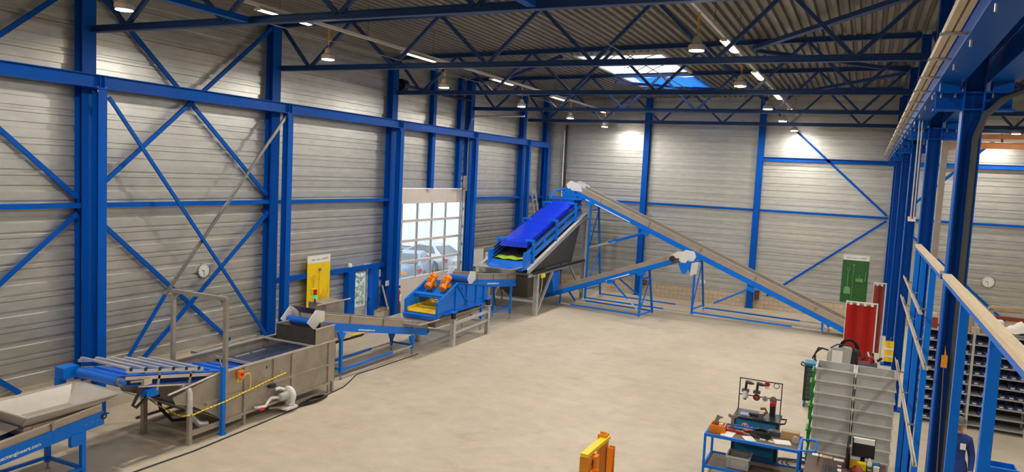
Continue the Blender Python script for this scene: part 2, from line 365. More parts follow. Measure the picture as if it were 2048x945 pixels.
# door frame of the side door
o = thing('door_frame', 'blue steel frame around the glazed side door', 'door frame', (-14.4,18.5,0))
MB().box(-14.48,-14.36,15.55,20.75,2.08,2.22).build('lintel','column_blue',o)
for y0,y1 in ((18.76,19.1),(20.02,20.36)): MB().box(-14.5,-14.3,y0,y1,0,2.08).build('jamb','column_blue',o)
d = thing('door_2', 'grey side door with a tall glass pane', 'door', (-14.52,19.56,0), kind='structure')
MB().box(-14.56,-14.51,19.1,19.2,0,2.08).box(-14.56,-14.51,19.92,20.02,0,2.08).box(-14.56,-14.51,19.2,19.92,1.98,2.08).box(-14.56,-14.51,19.2,19.92,.75,.88).build('leaf_frame','crate_grey',d)
MB().box(-14.555,-14.515,19.2,19.92,0,.75).build('lower_panel','stainless',d); MB().box(-14.54,-14.53,19.2,19.92,.88,1.98).build('pane','glass',d)
MB().box(-14.5,-14.44,19.94,19.98,1.0,1.15).build('handle','steel',d)
# sectional door
d = thing('door_1', 'tall sectional door with four rows of clear panes', 'door', (-14.52,23.9,0), kind='structure')
yl, yr = 21.05, 26.1; zs = [1.47, 2.08, 2.83, 3.54, 4.2]; yc = [21.9, 22.9, 23.9, 24.9, 25.95]
for z0, z1 in ((0,.73),(.74,1.44),(4.23,4.68)): MB().box(-14.56,-14.5,yl,yr,z0,z1).build('section_panel','door_panel',d)
for z in zs: MB().box(-14.565,-14.495,yl,yr,z-.045,z+.045).build('transom','door_panel',d)
for y in [21.05]+yc[:-1]+[26.05]:
    for a, b in zip(zs[:-1], zs[1:]): MB().box(-14.56,-14.5,y-.03,y+.03,a+.045,b-.045).build('mullion','wall_trim',d)
yp = [21.05]+yc[:-1]+[26.05]
for a, b in zip(zs[:-1], zs[1:]):
    for p, q in zip(yp[:-1], yp[1:]): MB().box(-14.535,-14.525,p+.03,q-.03,a+.045,b-.045).build('pane','glass',d)
for y in (20.98, 26.14): MB().box(-14.5,-14.38,y-.03,y+.03,0,5.2).build('guide_track','galvanised',d)
MB().tube([(-14.36,26.2,4.6),(-14.36,26.2,7.1),(-14.28,26.2,7.4),(-14.1,26.2,7.55),(-12,26.2,7.58)],.035,8).build('lift_track','galvanised',d)
MB().cyl((-14.3,21.0,8.15),(-14.3,26.1,8.15),.05,8).cyl((-14.3,21.2,8.15),(-14.3,21.45,8.15),.2,14).build('spring_shaft','black',d)
for z in (4.7,3.9,3.2,2.5,1.75,1.2): MB().box(-14.5,-14.42,26.03,26.1,z-.05,z+.05).build('roller_hinge','steel',d)
# back wall columns, rails, bracing
for x, n_ in ((-9.35,'behind the two crossing conveyors'),(-4.3,'in the middle of the far wall'),(6.2,'in the neighbouring bay')):
    o = thing('end_column', 'blue column on the far wall '+n_, 'column', (x,34.15,0), 'blue columns on the far wall')
    MB().hbeam((x,34.14,0),(x,34.14,9.2),.26,.22,.016,.011,up=(0,1,0)).build('shaft','column_blue',o); MB().box(x-.17,x+.17,34.0,34.28,0,.025).build('base_plate','column_blue',o)
EG = 'blue rails and braces on the far wall'
for (a,b), n_ in zip([(-14.2,-9.5),(-9.2,-4.45),(-4.15,.85),(1.2,6.05)], ['left of the long conveyor head','above the short conveyor','left of the green board','above the right wall clock']):
    bar('wall_rail','blue horizontal rail on the far wall '+n_,'rail',(a,34.15,4.32),(b,34.15,4.32),.10,.11,up=(0,1,0),group=EG)
for (a,b), n_ in zip([(-4.2,.85),(1.2,6.05)], ['between column and crane row','in the neighbouring bay']):
    tag(MB().hbeam((a,34.1,6.55),(b,34.1,6.55),.16,.17,.014,.01).build('end_beam','machine_blue' if a>0 else 'column_blue'),'upper blue beam across the far wall '+n_,'beam',EG)
for lab,a,b in [('blue brace falling from the roof to the crane column',(-3.0,7.85),(.8,4.42)),('blue brace falling left behind the long conveyor',(.8,4.2),(-3.6,.62)),
                ('blue brace rising to the orange crane',(1.3,4.5),(4.5,7.8)),('blue brace falling behind the parts shelves',(1.3,4.1),(5.2,.62))]:
    bar('wall_brace',lab+', far wall','brace',(a[0],34.12,a[1]),(b[0],34.12,b[1]),.09,.05,up=(0,1,0),group=EG)
# middle column row with crane runway, busbar, partition frame
MIDY = [10.0,15.35,20.7,26.0,31.35,34.0]
nm = ['nearest the camera','second from the camera','third from the camera','fourth from the camera','next to last','last, against the far wall']
for y, n_ in zip(MIDY, nm):
    o = thing('crane_row_column','dark blue column of the crane row, '+n_,'column',(1.0,y,0),'blue columns between the two bays')
    MB().hbeam((1.0,y,0),(1.0,y,9.2),.28,.21,.016,.011,up=(1,0,0)).build('shaft','column_blue',o); MB().box(.8,1.2,y-.2,y+.2,0,.03).build('base_plate','column_blue',o)
    if y < 33: 
        b = MB().box(.61,1.40,y-.10,y+.10,6.55,6.57).box(.61,1.40,y-.10,y+.10,6.36,6.38).box(.63,1.38,y-.01,y+.01,6.38,6.55).build('crane_bracket','column_blue',o)
        for x in (.68,.82,1.18,1.32): MB().cyl((x,y-.07,6.5),(x,y-.07,6.60),.014,6).build('bolt','steel',b)
        for x in (.76,1.27): MB().box(x-.1,x+.1,y-.1,y+.1,6.57,6.68).build('bearing_block','column_blue',b)
for x, n_ in ((.764,'carrying the cream busbar'),(1.26,'on the neighbouring bay side')):
    o = thing('crane_runway','heavy blue crane runway beam of the crane row '+n_,'beam',(x,16,6.68)); ys = [-2.9,4.7]+MIDY[:5]+[33.8]
    for a,b in zip(ys[:-1],ys[1:]): MB().hbeam((x,a+.006,6.91),(x,b-.006,6.91),.26,.46,.02,.012).build('beam_segment','column_blue',o)
o = thing('busbar','cream twin conductor busbar beside the crane runway','busbar',(.53,16,6.78)); ys=[-2.8]+[1.2+4*k for k in range(9)]
for a,b in zip(ys[:-1],ys[1:]):
    for x,w in ((.498,.052),(.563,.045)): MB().box(x-w/2,x+w/2,a+.01,b-.01,6.745,6.81).build('rail','rail_cream',o)
y = .6
while y < 33.2:
    MB().box(.44,.80,y-.012,y+.012,6.715,6.74).cyl((.67,y,6.62),(.67,y,6.74),.01,6).build('bracket','galvanised',o); y += 1.33
for (a,b), n_ in zip([(3.2,9.84),(10.17,15.2)],['nearest the camera','behind the first column']):
    o = thing('partition_frame','blue stud partition with a wooden top rail, bay '+n_,'partition',(.9,(a+b)/2,0))
    MB().box(.855,.945,a,b,4.455,4.50).build('top_rail','wood_rail',o); MB().box(.865,.935,a,b,4.40,4.455).build('head_channel','machine_blue',o); MB().box(.865,.935,a,b,0,.05).build('sole_plate','machine_blue',o)
    for k in range(9):
        ys_ = 15.1-1.81*k if k==0 else 15.31-1.83*k
        if a < ys_-.04 and ys_+.04 < b: MB().box(.862,.938,ys_-.04,ys_+.04,.05,4.40).build('stud','machine_blue',o)
for (z,a,b),n_ in zip([(3.83,11.2,15.9),(3.41,9.7,16.3),(2.2,9.9,16.1)],['uppermost','middle','lowest']):
    o = thing('shelf_rail','cream angle rail fixed to the partition, '+n_+' of three','rail',(.77,13,z),'angle rails on the partition')
    MB().angle((.77,a,z),(.77,b,z),.05,.006).build('angle_bar','rail_cream',o)
    for y in (11.65,13.48,15.0): MB().box(.78,.865,y-.015,y+.015,z-.02,z+.0).build('cleat','steel',o)
o = thing('corner_post','tan steel post behind the second crane row column','post',(1.22,15.9,0))
MB().beam((1.22,15.9,0),(1.22,15.9,6.5),.14,.1,up=(1,0,0)).build('shaft','cladding_tan',o); MB().beam((1.22,15.9,6.2),(1.75,15.9,6.75),.08,.08,up=(0,1,0)).build('knee','cladding_tan',o)
o = thing('cable_tray_post','tan conduit strip up the nearest crane row column','conduit',(1.04,9.82,0))
MB().tube([(1.05,9.87,.1),(1.05,9.87,6.05),(1.12,9.85,6.3),(1.3,9.8,6.5),(1.6,9.7,6.62),(2.2,9.6,6.66)],.035,6).build('pipe','dark_grey',o)
# ---------------------------------------------------------------- trusses
TY = [10.2,15.55,20.95,26.3,31.6]
def truss(name,label,y,x0,x1,first):
    o = thing(name,label,'truss',(x0,y,7.79),'blue roof trusses')
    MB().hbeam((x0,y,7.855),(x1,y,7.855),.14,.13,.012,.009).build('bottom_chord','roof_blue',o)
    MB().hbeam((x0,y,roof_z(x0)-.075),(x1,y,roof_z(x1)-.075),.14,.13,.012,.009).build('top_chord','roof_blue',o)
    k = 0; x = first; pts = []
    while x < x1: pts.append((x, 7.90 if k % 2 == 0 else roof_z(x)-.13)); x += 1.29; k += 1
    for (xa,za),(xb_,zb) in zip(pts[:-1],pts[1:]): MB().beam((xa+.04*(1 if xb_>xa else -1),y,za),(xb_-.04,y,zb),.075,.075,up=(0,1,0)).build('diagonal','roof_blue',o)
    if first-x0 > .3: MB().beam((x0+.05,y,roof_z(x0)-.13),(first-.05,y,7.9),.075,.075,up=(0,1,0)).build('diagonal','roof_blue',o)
    return o
nm = ['nearest, across the top of the picture','second from the camera','third from the camera','fourth from the camera','farthest, close to the far wall']
for y,n_ in zip(TY,nm): truss('roof_truss','blue lattice roof truss, '+n_,y,-14.28,.9,-13.3)
for y,n_ in zip(TY[1:],['nearest','second','third','farthest']): truss('roof_truss','blue lattice roof truss over the neighbouring bay, '+n_,y,1.12,11.9,1.9)
for lab,a,b,w in [('blue roof brace fanning toward the upper right, nearer',(-2.95,20.7,8.98),(.75,15.8,9.1),.16),('blue roof brace fanning toward the right, middle',(-2.95,21.2,8.98),(.75,26.0,9.1),.14),
                  ('blue roof brace fanning toward the right, farther',(-3.0,31.3,9.0),(.75,26.6,9.1),.14),('blue roof brace left of the skylight',(-13.2,26.1,8.85),(-8.6,21.2,8.95),.09),('blue roof brace behind the skylight',(-8.6,26.6,8.88),(-3.2,31.3,8.98),.07),
                  ('blue tie beam from the nearest truss toward the camera on the left',(-10.1,3.0,7.86),(-10.1,10.1,7.86),.12),('tie beam from the nearest truss toward the camera in the middle',(-4.6,3.0,7.86),(-4.6,10.1,7.86),.14)]:
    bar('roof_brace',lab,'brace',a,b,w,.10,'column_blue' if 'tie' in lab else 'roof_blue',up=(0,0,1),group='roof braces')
for x,n_ in ((-10.3,'left'),(-4.7,'right')):
    tag(MB().tube([(x,10.3,7.95),(x,22,7.94),(x,33.9,7.95)],.011,5).build('stay_wire','steel'),'thin steel stay wire across the '+n_+' trusses','wire')
# ---------------------------------------------------------------- lamps
def led(x,y,label,group):
    o = thing('high_bay_lamp',label,'lamp',(x,y,7.68),group)
    MB().lathe((x,y,7.66),(0,0,1),[(0,.132),(.045,.150),(.09,.145),(.13,.085),(.20,.075),(.24,.05),(.25,.02)],18).build('housing','crate_grey',o)
    MB().cyl((x,y,7.655),(x,y,7.665),.126,20).build('diffuser','led',o)
    MB().tube([(x,y,7.91),(x,y,7.97),(x+.03,y,8.0),(x,y,8.03)],.012,5).build('hook','steel',o)
    MB().tube([(x,y,8.02),(x+.015,y,8.12),(x-.01,y+.02,8.22),(x+.02,y,8.31)],.018,6).build('cable','cable_orange',o)
for i,y in enumerate([8.25,13.2,18.15,23.3,27.9,32.2]): led(-10.8,y,ORD[i]+' round white lamp in the left row, counted from the front','round lamps, left row')
for i,y in enumerate([8.0,13.2,18.1,23.5,27.8,32.4]): led(-2.85,y,((ORD[i-1]+' round white lamp in the right row, counted from the front') if i else 'round white lamp of the right row just above the picture'),'round lamps, right row')
for x,n_ in ((-10.8,'left row'),(-2.85,'right row'),(4.6,'neighbouring bay')): led(x,3.2,'round white lamp added to the '+n_+' nearest the camera, above the picture','added round lamps above the camera')  # unseen lamps added to brighten the near end of the hall
for i,(x,y) in enumerate([(4.6,8.2),(4.6,13),(4.6,20),(4.6,26.5),(4.6,31.8)]): led(x,y,ORD[i]+' round lamp added to light the neighbouring bay, counted from the front','added round lamps, neighbouring bay')  # lamps added so the neighbouring bay and its far wall get light
def tube_light(x,y,label,group):
    o = thing('tube_lamp',label,'lamp',(x,y,8.28),group)
    MB().prism([(x-.05,y,8.33),(x+.05,y,8.33),(x+.10,y,8.28),(x+.09,y,8.275),(x+.04,y,8.315),(x-.04,y,8.315),(x-.09,y,8.275),(x-.10,y,8.28)],(0,1.5,0)).build('reflector','white_paint',o)
    for s in (-.035,.035): MB().cyl((x+s,y+.03,8.285),(x+s,y+1.47,8.285),.019,8).build('tube','tube_lamp',o)
    for yy in (y+.015,y+1.485): MB().box(x-.06,x+.06,yy-.015,yy+.015,8.265,8.32).build('lamp_holder','white_paint',o)
for x,n_,ys in ((-10.8,'left',[6.2,11.1,16.1,21.0,25.9,30.6]),(-2.85,'right',[10.4,15.7,20.2,25.0,29.9])):
    o = thing('lighting_track','white lighting track above the '+n_+' lamp row','track',(x,18,8.33))
    MB().box(x-.03,x+.03,2,33.5,8.335,8.40).build('channel','white_paint',o)
    y = 3.0
    while y < 33: MB().cyl((x,y,8.40),(x,y,roof_z(x)),.006,5).build('hanger','dark_grey',o); y += 2.9
    for i,y in enumerate(ys): tube_light(x,y,'warm twin tube lamp on the '+n_+' track, '+ORD[i]+' from the front','tube lamps, '+n_+' track')
# ================================================================ the machine line
def lettering(text, size, origin, xdir, updir, parent, m='lettering_white', name='lettering', align='LEFT', extrude=.002, bold=True):
    cu = bpy.data.curves.new(name, 'FONT'); cu.body = text; cu.size = size; cu.extrude = extrude; cu.align_x = align; cu.resolution_u = 2
    if bold: cu.offset = size*.012
    tmp = bpy.data.objects.new('tmp_text', cu); COL.objects.link(tmp); bpy.context.view_layer.update()
    me = bpy.data.meshes.new_from_object(tmp.evaluated_get(bpy.context.evaluated_depsgraph_get())); bpy.data.objects.remove(tmp); bpy.data.curves.remove(cu)
    x = V(xdir).normalized(); u = V(updir).normalized(); z = x.cross(u)
    L = V(LOC[parent.name]); o0 = V(origin) - L
    for v in me.vertices: c = v.co.copy(); v.co = o0 + x*c.x + u*c.y + z*c.z
    me.materials.clear(); me.materials.append(M[m]); o = bpy.data.objects.new(name, me); COL.objects.link(o); o.parent = parent; LOC[o.name] = L; return o
def conveyor(o, A, B, W, fd=.2, sh=.18, skirt='cladding_tan', belt='dark_grey', skirt_t=0., frame='machine_blue', roll='belt_blue', ribs=1.3, head_ext=0.):
    A = V(A); B = V(B); W = V(W); d = (B-A).normalized(); w = W.normalized(); n = w.cross(d)
    if n.z < 0: n = -n
    Ln = (B-A).length
    for k in (0, 1):
        q = W*k; s = 1 if k == 0 else -1
        f = MB(); f.beam(A+q+n*fd/2, B+q+n*fd/2, .012, fd, n).beam(A+q+n*.012+w*s*.03, B+q+n*.012+w*s*.03, .06, .012, n).beam(A+q+n*(fd-.006)+w*s*.03, B+q+n*(fd-.006)+w*s*.03, .06, .012, n)
        fo = f.build('side_frame', frame, o)
        sk = MB(); lean = w*(-s)*skirt_t
        a0 = A+q+n*fd+w*s*.02; b0 = B+q+n*fd+w*s*.02
        sk.prism([a0, b0, b0+n*sh+lean, a0+n*sh+lean], w*s*.008)
        so = sk.build('skirt', skirt, o)
        sk2 = MB().beam(a0+n*sh+lean, b0+n*sh+lean, .03, .02, n); sk2.build('skirt_edge', 'stainless', so)
        t = ribs*.6
        while t < Ln-.2:
            c = A+q+d*t; MB().beam(c+n*fd-w*s*.006, c+n*(fd+sh)-w*s*.006+lean, .05, .012, w).build('skirt_joint', 'stainless_dull', so)
            MB().beam(c+n*.012-w*s*.007, c+n*(fd-.012)-w*s*.007, .03, .006, w).build('rib', frame, fo); t += ribs
    r = fd*.32; c0 = A+n*(fd*.62); c1 = B+n*(fd*.62)+d*head_ext
    MB().beam(c0+n*r+W/2, c1+n*r+W/2, W.length-.1, .012, n).beam(c0-n*r+W/2, c1-n*r+W/2, W.length-.1, .012, n).build('belt', belt, o)
    for nm_, c in (('tail_roller', c0), ('head_roller', c1)):
        ro = MB().cyl(c+w*.05, c+W-w*.05, r+.008, 16).build(nm_, roll if nm_ == 'head_roller' else belt, o)
        MB().cyl(c-w*.02, c+w*.012, r*.75, 12).build('bearing', 'black', ro); MB().cyl(c+W-w*.012, c+W+w*.02, r*.75, 12).build('bearing', 'black', ro)
        MB().cyl(c-w*.03, c-w*.02, r*.3, 10).build('shaft_end', 'steel', ro)
    return d, w, n
def rail(o, name, a, b, s=.05, m='machine_blue', up=(0,0,1)): return MB().beam(a, b, s, s, up).build(name, m, o)

# ---------------------------------------------------------------- 1 feed conveyor with steel hopper
o = thing('feed_conveyor','blue feed belt conveyor with white lettering under the steel hopper, lower left','conveyor',(-11.75,7.2,0))
conveyor(o, (-11.3,4.6,.51), (-11.3,8.3,.85), (-.94,0,0), .22, .13, belt='belt_blue', ribs=1.1)
for y in (7.93, 5.6):
    for x in (-11.32,-12.22):
        lg = rail(o,'leg',(x,y,.12),(x,y,.82-(7.93-y)*.09),.075); MB().cyl((x,y,0),(x,y,.13),.014,8).cyl((x,y,0),(x,y,.012),.045,12).build('levelling_foot','steel',lg)
    rail(o,'cross_rail',(-11.32,y,.2),(-12.22,y,.2),.05); MB().box(-11.36,-11.28,y-.22,y-.02,.62-(7.93-y)*.09,.82-(7.93-y)*.09).build('mounting_bracket','machine_blue',o)
for x in (-11.32,-12.22): rail(o,'long_rail',(x,5.6,.2),(x,7.93,.2),.05)
for k in range(4): MB().cyl((-11.315,7.98+.1*k,.93+.01*k),(-11.29,7.98+.1*k,.93+.01*k),.014,8).build('bolt','steel',o)
lettering('www.insectengineers.com', .085, (-11.285,6.33,.735), (0,1,.092), (0,-.092,1), o)
h = thing('feed_hopper','wide flared stainless hopper standing on the feed conveyor','hopper',(-11.65,7.7,1.1))
def hopper(o, top, bot, zt, zb, m='stainless', t=.008, rim=True):
    (x0,x1,y0,y1) = top; (a0,a1,b0,b1) = bot
    T = [V((x0,y0,zt)),V((x1,y0,zt)),V((x1,y1,zt)),V((x0,y1,zt))]; Bm = [V((a0,b0,zb)),V((a1,b0,zb)),V((a1,b1,zb)),V((a0,b1,zb))]
    for k in range(4):
        j = (k+1)%4; MB().sheet([Bm[k],Bm[j],T[j],T[k]], t).build('hopper_plate', m, o)
        if rim: MB().beam(T[k],T[j],.03,.02).build('rim', m, o)
hopper(h,(-12.2,-11.05,6.85,8.45),(-11.98,-11.42,7.0,8.12),1.40,1.14)
MB().box(-12.05,-11.36,7.0,8.2,1.0,1.14).build('collar','cladding_tan',h)
for y in (7.15,7.6,8.1): MB().box(-11.36,-11.345,y-.02,y+.02,.98,1.14).build('stiffener','cladding_tan',h)
MB().sheet([(-12.1,6.2,1.02),(-11.4,6.2,1.02),(-11.4,6.95,1.16),(-12.1,6.95,1.16)],.01).build('back_chute','stainless_dull',h)

# ---------------------------------------------------------------- 2 stainless washing tank with discharge belt
tk = thing('washing_tank','long brushed stainless washing tank with ribbed sides and a portal frame','tank',(-11.9,12,0))
xn, xf = -11.15, -12.6
prof = [(14.2,.27),(14.2,1.22),(10.6,1.20),(9.55,1.0),(9.62,.86),(10.05,.70),(10.75,.27)]
for x,s in ((xn,-1),(xf,1)):
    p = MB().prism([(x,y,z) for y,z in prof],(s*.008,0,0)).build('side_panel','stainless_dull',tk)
    for y,(z0,z1) in ((10.82,(.27,1.2)),(11.3,(0,1.2)),(12.12,(.7,1.2)),(12.7,(0,1.2)),(13.95,(0,1.2))):
        MB().box(x-.03 if s>0 else x,x if s>0 else x+.03,y-(.03 if y!=12.12 else .012),y+(.03 if y!=12.12 else .012),z0,z1).build('rib','stainless_dull',p)
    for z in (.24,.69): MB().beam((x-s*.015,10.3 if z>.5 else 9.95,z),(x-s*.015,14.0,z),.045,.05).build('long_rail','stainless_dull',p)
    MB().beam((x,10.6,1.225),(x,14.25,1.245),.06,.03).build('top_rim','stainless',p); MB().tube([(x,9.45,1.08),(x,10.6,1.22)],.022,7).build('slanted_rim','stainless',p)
MB().box(xf,xn,14.19,14.2,.27,1.22).build('end_panel','stainless_dull',tk); MB().box(xf,xn,10.75,14.2,.25,.27).build('bottom_panel','stainless_dull',tk)
MB().sheet([(xf,10.75,.27),(xn,10.75,.27),(xn,9.62,.86),(xf,9.62,.86)],.008).build('sloping_floor','stainless_dull',tk)
for y_ in (14.22,13.35): MB().beam((xf,y_,1.247),(xn,y_,1.247),.06,.03).build('cross_rim','stainless',tk)
MB().box(xf+.01,xn-.01,11.95,14.18,1.0,1.02).build('water','water',tk); MB().beam((xf,11.93,1.06),(xn,11.93,1.06),.03,.06).build('divider','stainless',tk)
for x_ in (-12.98,-12.72): rail(tk,'gutter_rail',(x_,11.6,1.17),(x_,13.5,1.2),.05,'stainless')
for y_ in (11.62,12.5,13.48): rail(tk,'gutter_cross',(-13.0,y_,1.18),(-12.58,y_,1.18),.04,'stainless_dull')
for y in (12.5,13.0): MB().box(xf+.18,xf+.22,y-.2,y+.2,1.0,1.03).build('float_strip','stainless',tk)
for x in (xn,xf):
    lg = MB().beam((x,14.1,0),(x,14.1,.27),.06,.06).build('leg','stainless_dull',tk)
lg = rail(tk,'leg',(-12.33,9.9,0),(-12.33,9.9,.92),.09,'stainless_dull'); MB().box(-12.4,-12.26,9.83,9.97,0,.012).build('foot_plate','stainless_dull',lg)
lg = rail(tk,'leg',(-11.13,9.92,0),(-11.13,9.92,.62),.075,'stainless_dull'); MB().tube([(-11.13,9.92,.6),(-11.13,9.92,1.0),(-11.16,9.92,1.06),(-11.24,9.92,1.09),(-11.34,9.92,1.09)],.055,10).build('pipe_elbow','galvanised',lg)
rail(tk,'cross_rail',(-12.33,9.92,.22),(-11.13,9.92,.22),.06,'stainless_dull'); rail(tk,'cross_rail',(-12.33,9.92,.78),(-11.13,9.92,.70),.05,'stainless_dull')
for x in (-12.33,-11.13): rail(tk,'long_rail',(x,9.92,.2),(x,11.2,.2),.06,'stainless_dull')
for x in (-11.15,-12.6): rail(tk,'portal_post',(x,10.79,.7 if x>-12 else 1.2),(x,10.79,2.64),.075,'stainless_dull')
rail(tk,'portal_beam',(-12.64,10.79,2.67),(-11.11,10.79,2.67),.075,'stainless_dull')
for x,s in ((-11.18,-1),(-12.57,1)): MB().prism([(x,10.78,2.62),(x+s*.14,10.78,2.62),(x,10.78,2.48)],(0,.02,0)).build('portal_gusset','stainless_dull',tk)
MB().tube([(-11.5,10.2,.55),(-11.45,10.3,.35),(-11.35,10.35,.25),(-11.3,10.5,.22)],.06,9).build('drain_elbow','galvanised',tk)
MB().tube([(-12.1,10.0,.85),(-12.05,10.05,.5),(-11.9,10.2,.25),(-11.6,10.4,.3)],.035,8).build('drain_hose','rubber',tk)
# blue post and striped rope guard
ps = thing('blue_post','blue square post bolted upright to the tank front','post',(-11.06,10.65,0))
rail(ps,'shaft',(-11.06,10.65,0.03),(-11.06,10.65,1.36),.075); MB().box(-11.12,-11.0,10.59,10.71,0,.03).build('base_plate','machine_blue',ps); MB().tube([(-11.06,10.62,1.36),(-11.08,10.6,1.44),(-11.12,10.62,1.5)],.015,6).build('hook','steel',ps)
rp = thing('striped_rope','yellow and black striped guard rope slung around the tank','rope',(-11.2,11,.6)); pts = [(-12.3,9.83,.80),(-11.9,9.80,.70),(-11.5,9.79,.62),(-11.2,9.80,.58),(-11.045,9.9,.60),(-11.035,10.2,.63),(-10.99,10.65,.68),(-11.06,11.3,.72),(-11.09,11.9,.78),(-11.08,12.45,.84)]
for k in range(len(pts)-1):
    a = V(pts[k]); b = V(pts[k+1]); n_ = max(2, int((b-a).length/.09))
    for j in range(n_):
        MB().tube([a.lerp(b,j/n_), a.lerp(b,(j+.86)/n_)],.014,5).build('yellow_stripe','yellow',rp) if True else None
        MB().tube([a.lerp(b,(j+.84)/n_), a.lerp(b,(j+1.0)/n_)],.0145,5).build('dark_stripe','dark_grey',rp)
es = thing('emergency_switch','orange emergency switch box with a yellow cable on the tank','switch',(-11.12,11.14,1.05))
MB().box(-11.142,-11.06,11.08,11.21,1.02,1.17).build('box','orange',es); MB().cyl((-11.06,11.14,1.1),(-11.03,11.14,1.1),.03,12).build('button','red_plain',es)
MB().tube([(-11.1,11.1,1.03),(-11.08,11.05,.97),(-11.08,11.15,.95),(-11.07,11.25,1.08),(-11.07,11.36,1.07),(-11.07,11.4,.95),(-11.07,11.38,.72)],.012,6).build('cable','yellow',es)
bl = thing('ring_blower','pale grey ring blower with motor and pipework at the tank front','blower',(-10.98,12.4,0))
MB().lathe((-11.06,12.45,.33),(0,1,0),[(0,.06),(0,.17),(.02,.2),(.09,.2),(.11,.17),(.11,.06)],20).build('casing','white_paint',bl)
MB().lathe((-11.02,12.18,.36),(0,1,0),[(0,.07),(.02,.09),(.24,.09),(.27,.06)],14).build('motor','crate_grey',bl)
MB().box(-11.1,-10.86,12.25,12.6,.08,.12).box(-11.05,-10.95,12.42,12.6,.12,.18).build('foot','white_paint',bl); MB().beam((-11.13,12.0,.16),(-10.9,12.6,.1),.05,.03).build('bracket','stainless_dull',bl)
MB().cyl((-11.08,12.02,.62),(-11.08,12.02,.68),.09,14).build('filter_cap','black',bl); MB().tube([(-11.06,12.1,.55),(-11.04,12.2,.56),(-11.04,12.35,.5)],.035,8).build('inlet_pipe','white_paint',bl)
MB().tube([(-11.04,12.2,.36),(-11.05,11.98,.40),(-11.06,11.9,.34),(-11.06,11.82,.26),(-11.08,11.62,.28),(-11.14,11.58,.28)],.03,8).build('outlet_pipe','white_paint',bl); MB().box(-11.05,-10.98,11.6,11.72,.22,.25).build('valve_handle','red_plain',bl)
# discharge belt with lift-up bar lid
db = thing('discharge_belt','blue discharge belt with a stainless barred lid rising out of the tank','conveyor',(-11.75,9.6,1.0))
ya,za,yb_,zb_ = 8.55,1.52,11.85,.93
d_ = V((0,ya-yb_,za-zb_)).normalized(); nv = V((0,-d_.z,d_.y)); nv = nv if nv.z>0 else -nv
c0 = V((0,ya,za)); c1 = V((0,yb_,zb_)); R_ = .085
mb = MB().cyl((-12.28,ya,za),(-11.28,ya,za),R_,20).build('head_roller','belt_blue',db)
MB().cyl((-11.28,ya,za),(-11.2,ya,za),.07,14).build('hub','steel',mb); MB().cyl((-11.2,ya,za),(-11.12,ya,za),.035,10).build('shaft_end','machine_blue',mb)
X_ = V((-11.78,0,0)); MB().beam(X_+c0+nv*R_, X_+c1+nv*R_,1.0,.012,nv).beam(X_+c0-nv*R_, X_+c1-nv*R_,1.0,.012,nv).build('belt','belt_blue',db)
for k in range(9):
    p = X_ + c0.lerp(c1,.06+k*.11)+nv*(R_+.02); MB().beam(p-V((.42,0,0)),p+V((.42,0,0)),.02,.03,nv).build('cleat','belt_blue',db)
for x in (-11.2,-12.36):
    q = V((x,0,0)); MB().beam(q+c0+nv*.06-d_*.06, q+V((0,10.65,1.20)),.012,.06,nv).build('side_rail','stainless',db); MB().beam(q+c0-nv*.09-d_*.35, q+V((0,10.45,1.06)),.03,.03,nv).build('lower_rail','stainless',db)
    for t in (.32,.62): 
        p = q+c0.lerp(c1,t*.7); MB().beam(p-nv*.18,p+nv*.16,.05,.012,(1,0,0)).build('hanger','stainless_dull',db)
MB().tube([(-11.16,8.68,1.50),(-11.14,8.9,1.47)],.022,8).build('tension_rod','steel',db); MB().box(-11.19,-11.11,8.92,9.08,1.39,1.5).build('tension_block','rail_cream',db)
MB().box(-12.62,-12.38,8.32,8.62,1.42,1.62).box(-12.6,-12.5,8.3,8.45,1.22,1.45).build('gearbox','machine_blue',db)
MB().box(-11.35,-11.2,9.05,9.3,1.12,1.24).build('drive_bracket','machine_blue',db)
MB().tube([(-11.25,9.0,1.3),(-11.22,8.86,1.18),(-11.22,8.78,1.05),(-11.22,8.85,1.0),(-11.22,9.0,1.08),(-11.24,9.12,1.2)],.028,8).build('hose_loop','rubber',db)
lid = MB().beam((-11.14,8.6,1.71),(-11.14,10.22,1.40),.05,.05).build('lid_rail','stainless',db)
MB().beam((-12.38,8.6,1.71),(-12.38,10.22,1.40),.05,.05).build('lid_rail','stainless',db)
for k in range(6):
    t = k/5; y = 8.66+1.45*t; z = 1.725-.29*t; MB().beam((-12.4,y,z+.02),(-11.12,y,z+.02),.05,.035).build('lid_bar','stainless',lid); MB().box(-11.12,-11.105,y-.027,y+.027,z-.02,z+.04).build('end_cap','black',lid)
# outlet box on the tank
ob = thing('inlet_box','open stainless inlet box on the far end of the tank','box',(-11.75,13.8,1.25))
x0,x1,y0,y1,z0,z1 = -12.27,-11.12,13.42,14.12,1.262,1.62
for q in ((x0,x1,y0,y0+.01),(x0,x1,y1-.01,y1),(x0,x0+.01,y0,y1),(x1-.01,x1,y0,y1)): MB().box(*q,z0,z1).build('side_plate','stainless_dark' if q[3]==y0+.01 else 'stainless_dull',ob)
for x in (x0,x1): MB().beam((x,y0,z1),(x,y1,z1),.03,.02).build('rim','stainless',ob)
